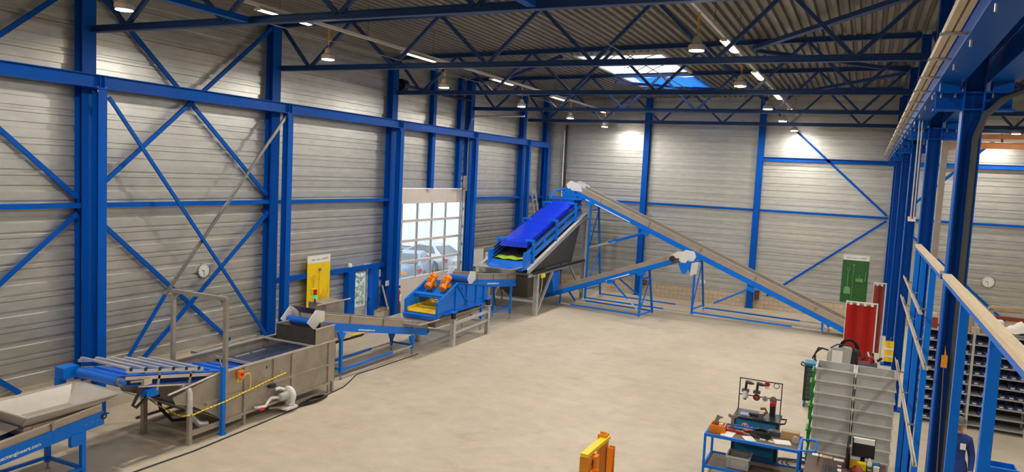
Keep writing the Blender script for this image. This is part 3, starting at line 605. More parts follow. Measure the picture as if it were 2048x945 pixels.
# ---------------------------------------------------------------- 3 conveyor into the tank
o = thing('tank_conveyor','blue belt conveyor with lettering feeding the tank inlet box','conveyor',(-12,16.5,0))
d3,w3,n3 = conveyor(o,(-11.65,19.2,.39),(-11.65,14.2,1.40),(-.70,0,0),.20,.20,ribs=1.5)
for x in (-11.60,-12.40):
    MB().prism([(x,14.30,1.86),(x,13.98,1.93),(x,13.68,1.66),(x,13.95,1.44),(x,14.02,1.52),(x,14.30,1.63)],(.02,0,0)).build('head_guard','white_paint',o)
MB().cyl((-12.36,13.93,1.63),(-11.60,13.93,1.63),.09,18).build('drum_motor','belt_blue',o); MB().cyl((-11.60,14.12,1.53),(-11.54,14.12,1.53),.06,14).build('drum_bearing','black',o)
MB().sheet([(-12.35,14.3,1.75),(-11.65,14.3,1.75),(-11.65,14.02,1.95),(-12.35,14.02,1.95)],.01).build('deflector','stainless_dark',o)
for y,zt in ((15.02,1.24),(18.32,.55)):
    for x in (-11.62,-12.34):
        lg = rail(o,'leg',(x,y,.16),(x,y,zt),.07); MB().cyl((x,y,0),(x,y,.2),.016,8).cyl((x,y,0),(x,y,.012),.045,12).build('levelling_foot','steel',lg)
        MB().prism([(x-.03,y-.16,zt),(x-.03,y+.16,zt-.06),(x-.03,y+.05,zt-.22),(x-.03,y-.05,zt-.22)],(.06,0,0)).build('head_bracket','machine_blue',lg)
    rail(o,'cross_rail',(-11.62,y,.26),(-12.34,y,.26),.05)
for x in (-11.62,-12.34):
    rail(o,'outer_tube',(x,15.02,.24),(x,17.3,.24),.055); rail(o,'inner_tube',(x,17.3,.24),(x,18.32,.24),.04,'galvanised')
lettering('www.insectengineers.com', .072, (-11.63,15.72,1.135), (0,1,-.2), (0,.2,1), o)
# ---------------------------------------------------------------- 4 vibrating screen
fr = thing('screen_stand','galvanised stand carrying the vibrating screen','stand',(-11.75,21,0))
for y,zt in ((19.82,.86),(22.12,.98)):
    for x in (-11.12,-12.4):
        lg = MB().hbeam((x,y,0),(x,y,zt-.02),.13,.13,.012,.01,up=(1,0,0)).build('leg','galvanised',fr); MB().box(x-.1,x+.1,y-.1,y+.1,zt-.02,zt).build('top_plate','galvanised',lg); MB().box(x-.09,x+.09,y-.09,y+.09,0,.015).build('base_plate','galvanised',lg)
    rail(fr,'cross_rail',(-11.12,y,.42),(-12.4,y,.42),.08,'galvanised')
for x in (-11.12,-12.4):
    for z in (.42,.70): rail(fr,'long_rail',(x,19.85,z),(x,22.1,z+.06),.08,'galvanised')
vb = thing('vibrating_screen','blue vibrating screen with yellow screen panels and twin orange motors','screen',(-11.75,20.6,.9))
P = [(18.93,.97),(18.93,1.46),(20.11,1.93),(22.28,1.60),(22.25,1.08),(20.05,1.08),(19.6,1.0),(19.37,1.06)]
for x,s in ((-11.22,-1),(-12.28,1)):
    sp = MB().prism([(x,y,z) for y,z in P],(s*.014,0,0)).build('side_plate','machine_blue',vb); xo = x-s*.02
    for a,b in (((20.11,1.90),(20.9,1.15)),((20.05,1.1),(20.05,1.85)),((20.75,1.12),(20.75,1.80)),((21.4,1.12),(21.4,1.72)),((21.95,1.1),(21.95,1.64))): MB().beam((xo,*a),(xo,*b),.05,.04,(1,0,0)).build('rib','machine_blue',sp)
    for a,b in (((18.93,1.46),(20.11,1.94)),((20.11,1.94),(22.3,1.61)),((19.37,1.05),(22.25,1.08)),((18.93,.97),(18.93,1.46))): MB().beam((xo,*a),(xo,*b),.07,.014,(0,0,1)).build('edge_flange','machine_blue',sp)
    for y,zb in ((19.82,.86),(22.12,.98)):
        MB().box(x-.14 if s<0 else x-.16,x+.16 if s<0 else x+.14,y-.13,y+.13,zb+.19,zb+.22).build('spring_seat','machine_blue',sp)
        MB().cyl((x+.1*-s,y,zb),(x+.1*-s,y,zb+.19),.075,14).build('rubber_buffer','rubber',sp)
MB().sheet([(-12.28,18.82,1.06),(-11.22,18.82,1.06),(-11.22,22.2,1.26),(-12.28,22.2,1.26)],.012).build('deck_plate','machine_blue',vb)
sc_ = None
for i in range(3):
    for j in range(8):
        xa = -12.24+i*.335; yj = 18.98+j*.4
        MB().sheet([(xa,yj,1.095+.058*(yj-18.9)),(xa+.325,yj,1.095+.058*(yj-18.9)),(xa+.325,yj+.39,1.095+.058*(yj+.39-18.9)),(xa,yj+.39,1.095+.058*(yj+.39-18.9))],.03).build('screen_panel','yellow_grid',vb)
for x,s in ((-12.26,1),(-11.24,-1)): MB().prism([(x,18.98,1.12),(x,21.8,1.28),(x,21.8,1.40),(x,18.98,1.22)],(s*.03,0,0)).build('side_liner','yellow_grid',vb)
MB().beam((-12.3,18.86,1.02),(-11.2,18.86,1.02),.10,.12,(0,-.3,1)).build('front_lip','belt_blue',vb)
MB().beam((-12.3,19.42,1.60),(-11.2,19.42,1.60),.12,.05,(0,-.4,1)).build('cross_beam','machine_blue',vb)
mb = MB().beam((-12.28,20.35,1.72),(-11.22,20.35,1.72),.30,.10,(0,.6,1)).build('motor_beam','machine_blue',vb)
MB().sheet([(-12.28,19.62,1.45),(-11.22,19.62,1.45),(-11.22,20.2,1.72),(-12.28,20.2,1.72)],.014).build('motor_plate','machine_blue',vb)
for x in (-12.03,-11.52):
    a = V((x,19.72,1.74)); ax = V((0,.70,.62)).normalized()
    mo = MB().lathe(a,ax,[(0,.10),(.02,.125),(.14,.125),(.15,.095),(.40,.095),(.41,.125),(.53,.125),(.55,.10)],20).build('vibration_motor','orange',vb)
    MB().box(x-.06,x+.06,19.78,19.94,1.95,2.06).build('terminal_box','orange',mo); MB().beam(a+ax*.2+V((0,.10,-.12)),a+ax*.36+V((0,.10,-.12)),.24,.1,(0,-.62,.7)).build('motor_foot','orange_dark',mo)
    for sgn in (-1,1): MB().tube([a+ax*.2+V((sgn*.1,0,.02)),a+ax*.27+V((sgn*.14,-.03,.04)),a+ax*.35+V((sgn*.1,0,.02))],.012,5).build('lifting_lug','orange_dark',mo)
    MB().cyl(a-ax*.004,a+ax*.0,.03,8).build('cap_nut','orange_dark',mo)
MB().tube([(-11.9,19.8,1.75),(-11.75,19.6,1.5),(-11.6,19.5,1.4),(-11.45,19.7,1.5)],.014,6).build('motor_cable','rubber',vb)
pn = thing('undersize_pan','shallow stainless pan under the vibrating screen','pan',(-11.75,20.6,.7))
hopper(pn,(-12.25,-11.28,19.05,22.0),(-12.0,-11.5,19.4,21.6),.92,.72,'stainless_dull')
MB().box(-12.0,-11.5,19.4,21.6,.60,.72).build('outlet','stainless_dull',pn)
ch = thing('screen_chute','flared stainless chute under the lip of the vibrating screen','chute',(-12,18.6,.8))
hopper(ch,(-12.5,-11.12,17.9,18.98),(-12.25,-11.75,18.15,18.75),.98,.80)
# ---------------------------------------------------------------- 5 conveyor between the screens
o = thing('link_conveyor','short blue belt conveyor between the two screens','conveyor',(-12,23.4,0))
conveyor(o,(-11.62,25.35,1.18),(-11.62,21.75,1.56),(-.72,0,0),.26,.20,ribs=1.2)
for x in (-11.57,-12.38): MB().prism([(x,21.95,2.08),(x,21.62,2.12),(x,21.42,1.88),(x,21.58,1.62),(x,21.72,1.70),(x,21.95,1.80)],(.02,0,0)).build('head_guard','white_paint',o)
MB().cyl((-12.34,21.60,1.86),(-11.6,21.60,1.86),.10,18).build('drum_motor','belt_blue',o)
for y,zt in ((24.95,1.2),(22.6,1.45)):
    for x in (-11.62,-12.34):
        lg = rail(o,'leg',(x,y,.2),(x,y,zt),.07); MB().cyl((x,y,0),(x,y,.24),.016,8).cyl((x,y,0),(x,y,.012),.045,12).build('levelling_foot','steel',lg)
    rail(o,'cross_rail',(-11.62,y,.45),(-12.34,y,.45),.05)
for x in (-11.62,-12.34): rail(o,'long_rail',(x,22.6,.45),(x,24.95,.45),.05)
MB().tube([(-11.6,24.0,1.3)]+[(-11.55,23.75+.32*math.cos(t),1.05-.38*math.sin(t)) for t in [math.pi*k/10 for k in range(11)]]+[(-11.6,23.45,1.3)],.028,7).build('hose_loop','rubber',o)
lettering('www.insectengineers.com', .085, (-11.60,22.95,1.53), (0,1,-.105), (0,.105,1), o)
# ---------------------------------------------------------------- 6 large inclined screen under a blue cover
st = thing('inclined_screen_stand','tall galvanised stand under the large inclined screen','stand',(-12.1,28.5,0))
for x in (-11.1,-13.1):
    for y,zt in ((26.1,1.62),(31.3,3.5)):
        lg = MB().hbeam((x,y,0),(x,y,zt),.16,.16,.014,.01,up=(1,0,0)).build('leg','galvanised',st); MB().box(x-.12,x+.12,y-.12,y+.12,0,.02).build('base_plate','galvanised',lg)
    MB().hbeam((x,25.3,1.62),(x,31.3,1.66),.10,.12,.012,.01).build('long_rail','galvanised',st)
    MB().hbeam((x,25.2,1.80),(x,31.4,3.78),.14,.16,.014,.01).build('inclined_beam','galvanised',st)
    MB().beam((x,26.25,.12),(x,27.7,1.58),.08,.08).build('brace','galvanised',st); MB().beam((x,29.6,1.6),(x,31.2,.3),.08,.08).build('brace','galvanised',st)
for y,z in ((26.1,1.55),(31.3,1.55),(26.1,.55),(31.3,3.4)): rail(st,'cross_rail',(-11.1,y,z),(-13.1,y,z),.09,'galvanised')
MB().beam((-11.03,25.6,1.70),(-11.03,31.2,1.73),.05,.10).build('cable_tray','black',st)
es = thing('safety_switch','yellow rope switch on the corner of the inclined screen stand','switch',(-10.98,26.45,1.45)); MB().box(-11.02,-10.93,26.3,26.55,1.46,1.6).build('box','yellow',es); MB().cyl((-10.93,26.42,1.53),(-10.88,26.42,1.53),.03,10).build('knob','yellow',es); MB().tube([(-10.97,26.35,1.46),(-10.96,26.33,1.2),(-10.98,26.3,.9)],.012,5).build('cable','yellow',es)
hp = thing('screen_hopper','black sheet hopper hanging below the inclined screen','hopper',(-12.1,28,1))
for x,s in ((-11.2,-1),(-13.0,1)):
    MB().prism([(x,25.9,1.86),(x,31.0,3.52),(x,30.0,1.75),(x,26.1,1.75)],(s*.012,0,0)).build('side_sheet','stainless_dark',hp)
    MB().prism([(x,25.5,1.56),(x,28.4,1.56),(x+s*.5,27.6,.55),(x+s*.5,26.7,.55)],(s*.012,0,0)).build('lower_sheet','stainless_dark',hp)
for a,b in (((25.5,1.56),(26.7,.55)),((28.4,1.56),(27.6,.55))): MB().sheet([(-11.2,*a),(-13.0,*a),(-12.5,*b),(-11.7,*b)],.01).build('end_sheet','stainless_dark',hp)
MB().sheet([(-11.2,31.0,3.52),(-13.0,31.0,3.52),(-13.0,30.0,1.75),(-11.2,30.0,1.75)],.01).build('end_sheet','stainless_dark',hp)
ch = thing('blue_chute','blue folded sheet chute dropping onto the short conveyor','chute',(-11.4,28.3,.5))
for x in (-11.25,-11.75): MB().prism([(x,27.9,1.45),(x,28.9,1.5),(x,28.95,.75),(x,28.3,.6)],(.012,0,0)).build('side_sheet','machine_blue',ch)
MB().sheet([(-11.75,27.9,1.45),(-11.25,27.9,1.45),(-11.25,28.3,.6),(-11.75,28.3,.6)],.01).build('front_sheet','machine_blue',ch); MB().sheet([(-11.75,28.9,1.5),(-11.25,28.9,1.5),(-11.25,28.95,.75),(-11.75,28.95,.75)],.01).build('rear_sheet','machine_blue',ch)
sc6 = thing('inclined_screen','large blue inclined screen with bracket posts under a shiny cover','screen',(-11.9,28,1.9))
sl = .304
def zc(y): return 2.80 + sl*(y-25.6)
for x,s in ((-11.2,-1),(-12.58,1)):
    for dz,h_ in ((-.42,.20),(-.14,.12)):
        MB().chan((x,25.15,zc(25.15)+dz-.1),(x,30.9,zc(30.9)+dz-.1),.06,h_,.012,side=-s).build('side_beam','machine_blue',sc6)
    for y in (25.75,28.0,30.1):
        z = zc(y); pst = MB().beam((x-s*.05,y,z-.78),(x-s*.05,y,z+.02),.09,.09).build('bracket_post','machine_blue',sc6); MB().box(min(x-s*.1,x+s*.28),max(x-s*.1,x+s*.28),y-.06,y+.06,z+.02,z+.09).build('bracket_arm','machine_blue',pst)
    for y in (26.9,29.0): MB().box(x-.08,x+.02,y-.12,y+.12,zc(y)-.55,zc(y)-.28).build('buffer_box','machine_blue',sc6)
    MB().prism([(x,25.3,zc(25.3)-.45),(x,30.8,zc(30.8)-.45),(x,30.8,zc(30.8)-.06),(x,25.3,zc(25.3)-.1)],(s*.012,0,0)).build('side_wall','black',sc6)
MB().beam((-12.62,30.6,zc(30.6)+.1),(-11.1,30.6,zc(30.6)+.1),.09,.09).build('top_cross_bar','machine_blue',sc6)
MB().tube([(-12.6,30.6,zc(30.6)+.1),(-12.55,31.2,zc(31.2)+.22),(-12.1,31.6,zc(31.5)+.28),(-11.3,31.6,zc(31.5)+.24)],.045,6).build('tail_hoop','machine_blue',sc6)
MB().sheet([(-12.56,25.1,zc(25.1)-.50),(-11.22,25.1,zc(25.1)-.50),(-11.22,30.8,zc(30.8)-.5),(-12.56,30.8,zc(30.8)-.5)],.012).build('screen_bed','black',sc6)
rows = []
for j in range(4): 
    yy = 25.14+.09*j; rows.append([(-12.45+1.12*i/16, yy, zc(yy)-.45+.018*math.sin(i*.9)+.01*math.cos(j*1.3+i*.4)) for i in range(17)])
MB().loft(rows,closed=False).build('screen_mat','lime',sc6)
lip = []
for k in range(9):
    t = k/8; lip.append((25.22-.30*math.sin(t*math.pi*.5), zc(25.1)-.46-.36*(1-math.cos(t*math.pi*.5))))
MB().loft([[( -12.62+1.46*i/12, y-.10*math.sin(math.pi*i/12), z-.03*math.sin(math.pi*i/12)) for i in range(13)] for y,z in lip],closed=False).build('front_lip','belt_blue',sc6)
for x in (-12.64,-11.2): MB().box(x,x+.06,24.95,25.5,zc(25)-.75,zc(25)-.1).build('lip_cheek','machine_blue',sc6)
cv = thing('screen_cover','shiny royal blue plastic cover stretched over the inclined screen','cover',(-11.9,28,2.8))
rows = []; random.seed(11)
for j in range(41):
    y = 25.58+4.85*j/40; row = []
    for i in range(21):
        x = -12.43+1.08*i/20; r = .008*math.sin(j*1.1+.5*math.sin(i*.5))+.006*math.sin(j*.47+i*.35)+.007*math.sin(j*2.3+i*.5)+.006*math.sin(j*1.9-i*.4)
        row.append((x,y,zc(y)+.02+r+.03*math.sin(math.pi*i/20)))
    rows.append([(row[0][0]-.02,y,zc(y)-.13+.01*math.sin(j*1.7))]+row+[(row[-1][0]+.02,y,zc(y)-.15+.012*math.sin(j*1.3))])
MB().loft(rows,closed=False).build('top_sheet','tarp_blue',cv,sharp=70)
MB().loft([rows[0],[(p[0],p[1]-.02,zc(25.58)-.16+.008*math.sin(k*1.9)) for k,p in enumerate(rows[0])]],closed=False).build('front_flap','tarp_blue',cv)
ch = thing('inclined_screen_chute','flared stainless chute below the lip of the inclined screen','chute',(-12,24.7,1.6))
hopper(ch,(-12.75,-11.2,24.0,25.45),(-12.2,-11.75,24.3,25.1),1.98,1.66)
# ---------------------------------------------------------------- 7 long inclined conveyor
def yl_(x): return 30.3-.113*(x+6)
def pl(x,z,off=0): return V((x,yl_(x),z)) + V((.1123,.9937,0))*off
o = thing('long_conveyor','very long blue inclined conveyor crossing the far end of the hall','conveyor',(-6,30.5,0))
k_ = (4.58-.15)/(-11.54+.31)
def zl(x): return .15+k_*(x+.31)
A = pl(-.2,zl(-.2)); B = pl(-11.55,zl(-11.55)); W = V((.1123,.9937,0))*.8
conveyor(o,A,B,W,.20,.24,belt='dark_grey',ribs=2.4)
dl = (B-A).normalized()
for q in (-.02,.80):
    p = B+V((.1123,.9937,0))*q
    MB().prism([p+V((.35,0,.15)),p+V((.25,0,.42)),p+V((-.2,0,.62)),p+V((-.42,0,.45)),p+V((-.3,0,.2))],V((.1123,.9937,0))*.03).build('head_guard','white_paint',o)
    MB().prism([p+V((.15,-.02,-.0)),p+V((-.25,-.02,.28)),p+V((-.6,-.02,.12)),p+V((-.45,-.02,-.42)),p+V((-.1,-.02,-.38))],V((.1123,.9937,0))*.03).build('discharge_cheek','machine_blue',o)
q = B+V((-.5,0,.08)); MB().sheet([q,q+W,q+W+V((.08,0,-.5)),q+V((.08,0,-.5))],.015).build('discharge_plate','machine_blue',o)
MB().sheet([q+V((.1,0,-.35)),q+W*.6+V((.1,0,-.35)),q+W*.6+V((.16,0,-.62)),q+V((.16,0,-.62))],.01).build('rubber_flap','white_paint',o)
u_ = V((.1123,.9937,0))
def bent(xc, zt, sp=.0, wide=1.5):
    f = []
    for off in (-.05,wide):
        a = pl(xc,0,off); b = pl(xc+sp,zt,max(0,min(.8,off))); lg = rail(o,'leg',a+V((0,0,.1)),b,.075); MB().cyl(a,a+V((0,0,.1)),.018,8).cyl(a,a+V((0,0,.012)),.05,10).build('levelling_foot','galvanised',lg); f.append((a,b))
    for t in (.12,.93): rail(o,'cross_rail',f[0][0].lerp(f[0][1],t),f[1][0].lerp(f[1][1],t),.05)
    rail(o,'cross_brace',f[0][0].lerp(f[0][1],.12),f[1][0].lerp(f[1][1],.9),.04) if zt < 3 else None
    if zt > 3:
        for t0,t1 in ((.12,.5),(.5,.93)): rail(o,'cross_brace',f[0][0].lerp(f[0][1],t0),f[1][0].lerp(f[1][1],t1),.04)
    MB().beam(f[0][1]-V((.18,0,0)),f[0][1]+V((.18,0,0)),.1,.16,(0,0,1)).build('head_bracket','machine_blue',o)
bent(-10.75,zl(-10.75)); bent(-6.0,zl(-6.0)-.02)
for off in (.0,1.5):
    a = pl(-1.1,0,off); lg = rail(o,'leg',a+V((0,0,.1)),pl(-1.1,zl(-1.1),max(0,min(.8,off))),.075); MB().cyl(a,a+V((0,0,.12)),.018,8).build('levelling_foot','galvanised',lg)
for off in (-.03,1.48):
    rail(o,'base_tube',pl(-10.75,.14,off),pl(-7.2,.14,off),.055); rail(o,'base_tube_insert',pl(-7.2,.14,off),pl(-6.0,.14,off),.04,'galvanised')
    rail(o,'base_tube',pl(-6.0,.16,off),pl(-2.15,.16,off),.055); rail(o,'base_tube_insert',pl(-2.15,.16,off),pl(-1.1,.16,off),.04,'galvanised')
for xa,za_,xb2,zb2,wd in ((-10.7,2.35,-8.2,3.22,.8),(-5.9,.22,-3.75,1.42,.8)):
    for off in (.0,wd): 
        m_ = .45; pa = pl(xa,za_,off); pb = pl(xb2,zb2,off); rail(o,'strut_insert',pa,pa.lerp(pb,m_),.05,'galvanised'); rail(o,'strut',pa.lerp(pb,.35),pb,.07)
    MB().beam(pl(xb2-.15,zb2+.02,-.05),pl(xb2+.15,zb2-.1,-.05),.08,.14).build('head_bracket','machine_blue',o)
MB().prism([pl(-11.0,zl(-11.0)+.03,-.02),pl(-8.9,zl(-8.9)+.03,-.02),pl(-8.9,zl(-8.9)+.07,-.02),pl(-11.0,zl(-11.0)+.07,-.02)],-u_*.004).build('white_sticker','lettering_white',o)
# ---------------------------------------------------------------- 8 short inclined conveyor
def ysh(x): return 28.2-.14*(x+7.6)
def p8(x,z,off=0): return V((x,ysh(x),z))+V((.1386,.9903,0))*off
o = thing('short_conveyor','shorter blue inclined conveyor in front of the long one','conveyor',(-8.6,28.6,0))
k8 = (2.33-.27)/(-6.31+11.82)
def z8(x): return .27+k8*(x+11.82)
A = p8(-11.95,z8(-11.95)); B = p8(-6.3,z8(-6.3)); u8 = V((.1386,.9903,0)); conveyor(o,A,B,u8*.75,.17,.17,belt='dark_grey',ribs=2.2)
for q in (-.03,.77):
    p = B+u8*q; MB().prism([p+V((-.18,0,.28)),p+V((.1,0,.46)),p+V((.42,0,.42)),p+V((.5,0,.22)),p+V((.38,0,.02)),p+V((.1,0,.1))],u8*.025).build('head_guard','white_paint',o)
    MB().prism([p+V((.12,-.02,.02)),p+V((.62,-.02,.06)),p+V((.42,-.02,-.38)),p+V((.28,-.02,-.36))],u8*.02).build('discharge_cheek','machine_blue',o)
MB().sheet([B+V((.62,0,.05)),B+u8*.75+V((.62,0,.05)),B+u8*.75+V((.58,0,-.42)),B+V((.58,0,-.42))],.01).build('discharge_flap','white_paint',o)
MB().cyl(B+V((-.1,-.16,.16)),B+V((-.1,.06,.19)),.10,14).build('drive_motor','black',o); MB().box(B.x-.1,B.x+.14,B.y-.12,B.y+.02,B.z+.02,B.z+.2).build('gearbox','dark_grey',o)
f = []
for off in (-.02,1.3):
    a = p8(-7.6,0,off); b = p8(-7.6,z8(-7.6),max(0,min(.75,off))); lg = rail(o,'leg',a+V((0,0,.1)),b,.075); MB().cyl(a,a+V((0,0,.1)),.018,8).build('levelling_foot','galvanised',lg); f.append((a,b))
    a2 = p8(-11.1,0,off); lg = rail(o,'leg',a2+V((0,0,.1)),p8(-11.1,z8(-11.1),max(0,min(.75,off))),.06); MB().cyl(a2,a2+V((0,0,.1)),.018,8).build('levelling_foot','galvanised',lg)
    rail(o,'base_tube',p8(-10.6,.16,off),p8(-7.6,.16,off),.055); rail(o,'base_tube_insert',p8(-11.1,.16,off),p8(-10.6,.16,off),.04,'galvanised')
    o2 = max(0,min(.75,off)); pa = p8(-7.65,.32,off); pb = p8(-8.85,z8(-8.85)-.02,o2); rail(o,'strut_insert',pa,pa.lerp(pb,.5),.045,'galvanised'); rail(o,'strut',pa.lerp(pb,.4),pb,.06)
rail(o,'cross_rail',f[0][0]+V((0,0,.16)),f[1][0]+V((0,0,.16)),.05); rail(o,'cross_brace',f[0][0].lerp(f[0][1],.15),f[1][0].lerp(f[1][1],.8),.04); rail(o,'cross_rail',f[0][0].lerp(f[0][1],.85),f[1][0].lerp(f[1][1],.85),.05)
for x in (-7.6,-8.85): MB().beam(p8(x-.15,z8(x)-.08,-.06),p8(x+.15,z8(x)-.02,-.06),.08,.16).build('head_bracket','machine_blue',o)
MB().prism([p8(-9.1,z8(-9.1)+.02,-.02),p8(-8.1,z8(-8.1)+.02,-.02),p8(-8.1,z8(-8.1)+.06,-.02),p8(-9.1,z8(-9.1)+.06,-.02)],-u8*.004).build('white_sticker','lettering_white',o)
# ================================================================ things on and along the walls
def clock(name,label,c,nrm,r):
    o = thing(name,label,'clock',tuple(c)); n = V(nrm); c = V(c)
    MB().lathe(c,n,[(0,r*.97),(.0,r),(.028,r),(.034,r*.95)],28).build('rim','steel',o); MB().cyl(c+n*.03,c+n*.037,r*.86,28).build('dial','paper',o)
    u = V((0,0,1)); s = u.cross(n)
    for k in range(12):
        a = math.pi*k/6; d = u*math.cos(a)+s*math.sin(a); MB().beam(c+n*.039+d*r*.66,c+n*.039+d*r*.8,r*.05,.003,n).build('hour_mark','black',o)
    for a,l,w in ((180,.62,.05),(285,.45,.07)):
        a = math.radians(a); d = u*math.cos(a)+s*math.sin(a); MB().beam(c+n*.041,c+n*.041+d*r*l,r*w,.003,n).build('hand','black',o)
clock('wall_clock','round white wall clock among the braces of the left wall',(-14.5,13.27,2.65),(1,0,0),.185)
clock('wall_clock','round white wall clock on the far wall above the shelves',(4.55,34.3,2.08),(0,-1,0),.24)
def shadow_board(name,label,P,ux,w,h,m,mt,tools):
    # P lower-left corner seen from the hall, ux = direction to the right
    P = V(P); ux = V(ux); nz = ux.cross(V((0,0,1))); o = thing(name,label,'tool board',tuple(P+ux*w/2))
    def q(a,b,e=0): return P+ux*a+V((0,0,b))+nz*e
    MB().prism([q(0,0),q(w,0),q(w,h-.22),q(0,h-.22)],nz*.02).build('panel',m,o); hd = MB().prism([q(0,h-.22),q(w,h-.22),q(w,h),q(0,h)],nz*.022).build('header','paper',o)
    pts = []
    for k in range(25):
        t = k/24; pts.append(q(w*(.60+.28*t),h-.14+.055*abs(math.sin(t*math.pi*2.6))*(.5+.7*t),.028))
    MB().tube(pts,.006,5).build('logo_stroke','dark_grey',hd)
    for k in range(9):
        if k != 4: MB().prism([q(w*(.16+.045*k),h-.145,.022),q(w*(.16+.045*k)+.028,h-.145,.022),q(w*(.16+.045*k)+.028,h-.105,.022),q(w*(.16+.045*k),h-.105,.022)],nz*.004).build('print_mark','lettering_blue',hd)
    for kind,a,b in tools:
        if kind == 'shovel':
            g = MB().tube([q(a,b+.02,.05),q(a,b+.72,.05)],.016,6); g.tube([q(a,b+.70,.05),q(a-.06,b+.78,.05),q(a-.04,b+.84,.05),q(a+.04,b+.84,.05),q(a+.06,b+.78,.05),q(a,b+.70,.05)],.014,6)
            tag(g.build('shovel_handle',mt,o)); MB().prism([q(a-.13,b-.26,.03),q(a+.14,b-.27,.03),q(a+.13,b+.0,.05),q(a+.04,b+.05,.05),q(a-.04,b+.05,.05),q(a-.11,b,.05)],nz*.02).build('shovel_blade',mt,o)
        if kind == 'broom':
            MB().tube([q(a,b,.04),q(a+.02,b+1.45,.04)],.012,6).build('broom_stick',mt,o); MB().box(*sorted((q(a-.02,b+1.42,.03).x,q(a+.05,b+1.42,.06).x)),*sorted((q(a-.02,0,.03).y,q(a+.05,0,.06).y)),q(0,b+1.42).z,q(0,b+1.5).z).build('stick_hook','steel',o)
        if kind == 'dustpan':
            MB().prism([q(a-.15,b,.03),q(a+.15,b-.02,.03),q(a+.14,b+.14,.06),q(a-.14,b+.15,.06)],nz*.02).build('dustpan',mt,o); MB().tube([q(a,b+.14,.05),q(a+.01,b+.3,.05)],.016,6).build('dustpan_grip',mt,o)
        if kind == 'brush':
            MB().tube([q(a,b,.05),q(a+.01,b+.28,.05)],.013,6).build('brush_grip',mt,o); MB().beam(q(a-.01,b-.12,.05),q(a,b+.02,.05),.04,.05,nz).build('brush_head',mt,o)
    return o
shadow_board('tool_board','yellow cleaning tool board with white header beside the side door',(-14.34,16.87,.70),(0,1,0),1.0,2.03,'yellow','yellow_grid',[('shovel',.26,.62),('broom',.50,.15),('dustpan',.70,.72),('brush',.9,.95)])
shadow_board('tool_board','green cleaning tool board with white header on the far wall',(-.68,34.296,.70),(1,0,0),1.0,2.0,'green_board','green_tool',[('shovel',.24,.62),('broom',.42,.12),('dustpan',.68,.90),('brush',.9,1.05)])
cb = thing('control_cabinet','stainless control cabinet with open flap and beacon beside the yellow board','cabinet',(-12.98,16.1,0))
MB().box(-13.25,-12.7,15.68,16.5,.55,1.70).build('body','stainless_dull',cb); MB().beam((-12.69,15.35,1.72),(-12.69,16.75,1.72),.03,.03).build('lid_edge','stainless',cb); MB().beam((-13.24,15.66,1.72),(-12.69,15.66,1.72),.03,.03).build('lid_edge','stainless',cb)
MB().box(-12.698,-12.685,15.72,16.46,.6,1.66).build('door','stainless_dull',cb)
for x in (-13.2,-12.75):
    for y in (15.72,16.45): MB().box(x-.03,x+.03,y-.03,y+.03,0,.55).build('leg','stainless_dull',cb)
bc = MB().cyl((-12.95,15.58,1.72),(-12.95,15.58,1.84),.02,8).build('beacon_stem','black',cb)
MB().cyl((-12.95,15.58,1.84),(-12.95,15.58,1.92),.055,14).build('green_lens','led_green',bc); MB().cyl((-12.95,15.58,1.94),(-12.95,15.58,2.08),.05,14).build('red_lens','red_plain',bc); MB().box(-13.05,-12.97,15.5,15.66,1.92,2.1).build('yellow_housing','yellow',bc)
ex = thing('fire_extinguisher','red fire extinguisher standing by the sectional door frame','extinguisher',(-14.05,21.12,0))
MB().lathe((-14.05,21.15,.78),(0,0,1),[(0,.075),(.02,.085),(.42,.085),(.50,.05),(.52,.025),(.56,.025)],14).build('cylinder','red_plain',ex); MB().box(-14.09,-14.01,21.08,21.22,1.34,1.42).build('valve','black',ex); MB().box(-13.96,-13.95,21.1,21.2,.9,1.15).build('label_plate','paper',ex); MB().box(-14.12,-13.98,21.08,21.22,0,.78).build('pedestal','dark_grey',ex)
tag(MB().box(-14.22,-14.20,20.62,20.80,1.45,1.62).build('safety_sign','paper'),'small white sign behind the column left of the sectional door','sign')
tag(MB().beam((-13.98,20.5,.7),(-14.2,20.42,1.5),.09,.03).build('wood_offcut','wood'),'short wooden plank leaning on the ledge by the side door','plank')
sw = thing('switch_box','small grey switch boxes with conduit right of the side door','switch',(-14.46,20.58,1.2)); MB().box(-14.5,-14.42,20.5,20.62,1.75,1.98).build('upper_box','white_paint',sw); MB().box(-14.5,-14.42,20.53,20.65,1.42,1.6).build('lower_box','crate_grey',sw); MB().tube([(-14.46,20.56,1.6),(-14.46,20.56,2.05)],.012,5).build('conduit','galvanised',sw)
tag(MB().lathe((-14.42,18.95,2.22),(0,0,1),[(0,.06),(.08,.07),(.12,.05)],12).build('alarm_horn','paper'),'small white alarm horn on the lintel above the side door','alarm')
for i,(y0,y1,z0,z1,n_) in enumerate([(26.42,26.75,1.42,2.14,'left of the crane column, tall'),(26.85,28.15,1.47,2.17,'wide, hanging right of the sectional door'),(27.5,27.8,1.22,1.45,'small, below the wide one'),(28.3,28.55,1.72,2.0,'small, tilted'),(28.6,28.95,1.78,2.05,'rightmost of the row')]):
    t = random.uniform(-.04,.04); tag(MB().prism([(-14.48,y0,z0+t),(-14.48,y1,z0-t),(-14.48,y1-t,z1),(-14.48,y0-t,z1+t)],(.006,0,0)).build('paper_sheet','paper'),'white paper sheet taped to the left wall, '+n_,'paper','papers on the left wall')
for i,(y,m) in enumerate(((28.0,'wood'),(28.15,'rail_cream'))): tag(MB().beam((-13.75,y,0),(-14.1,y-.1,2.0),.07,.04).build('timber',m),('tan' if i==0 else 'pale')+' timber length leaning behind the stainless chute','timber')
ld = thing('ladder','aluminium ladder leaning in the far left corner','ladder',(-13.6,32.2,0))
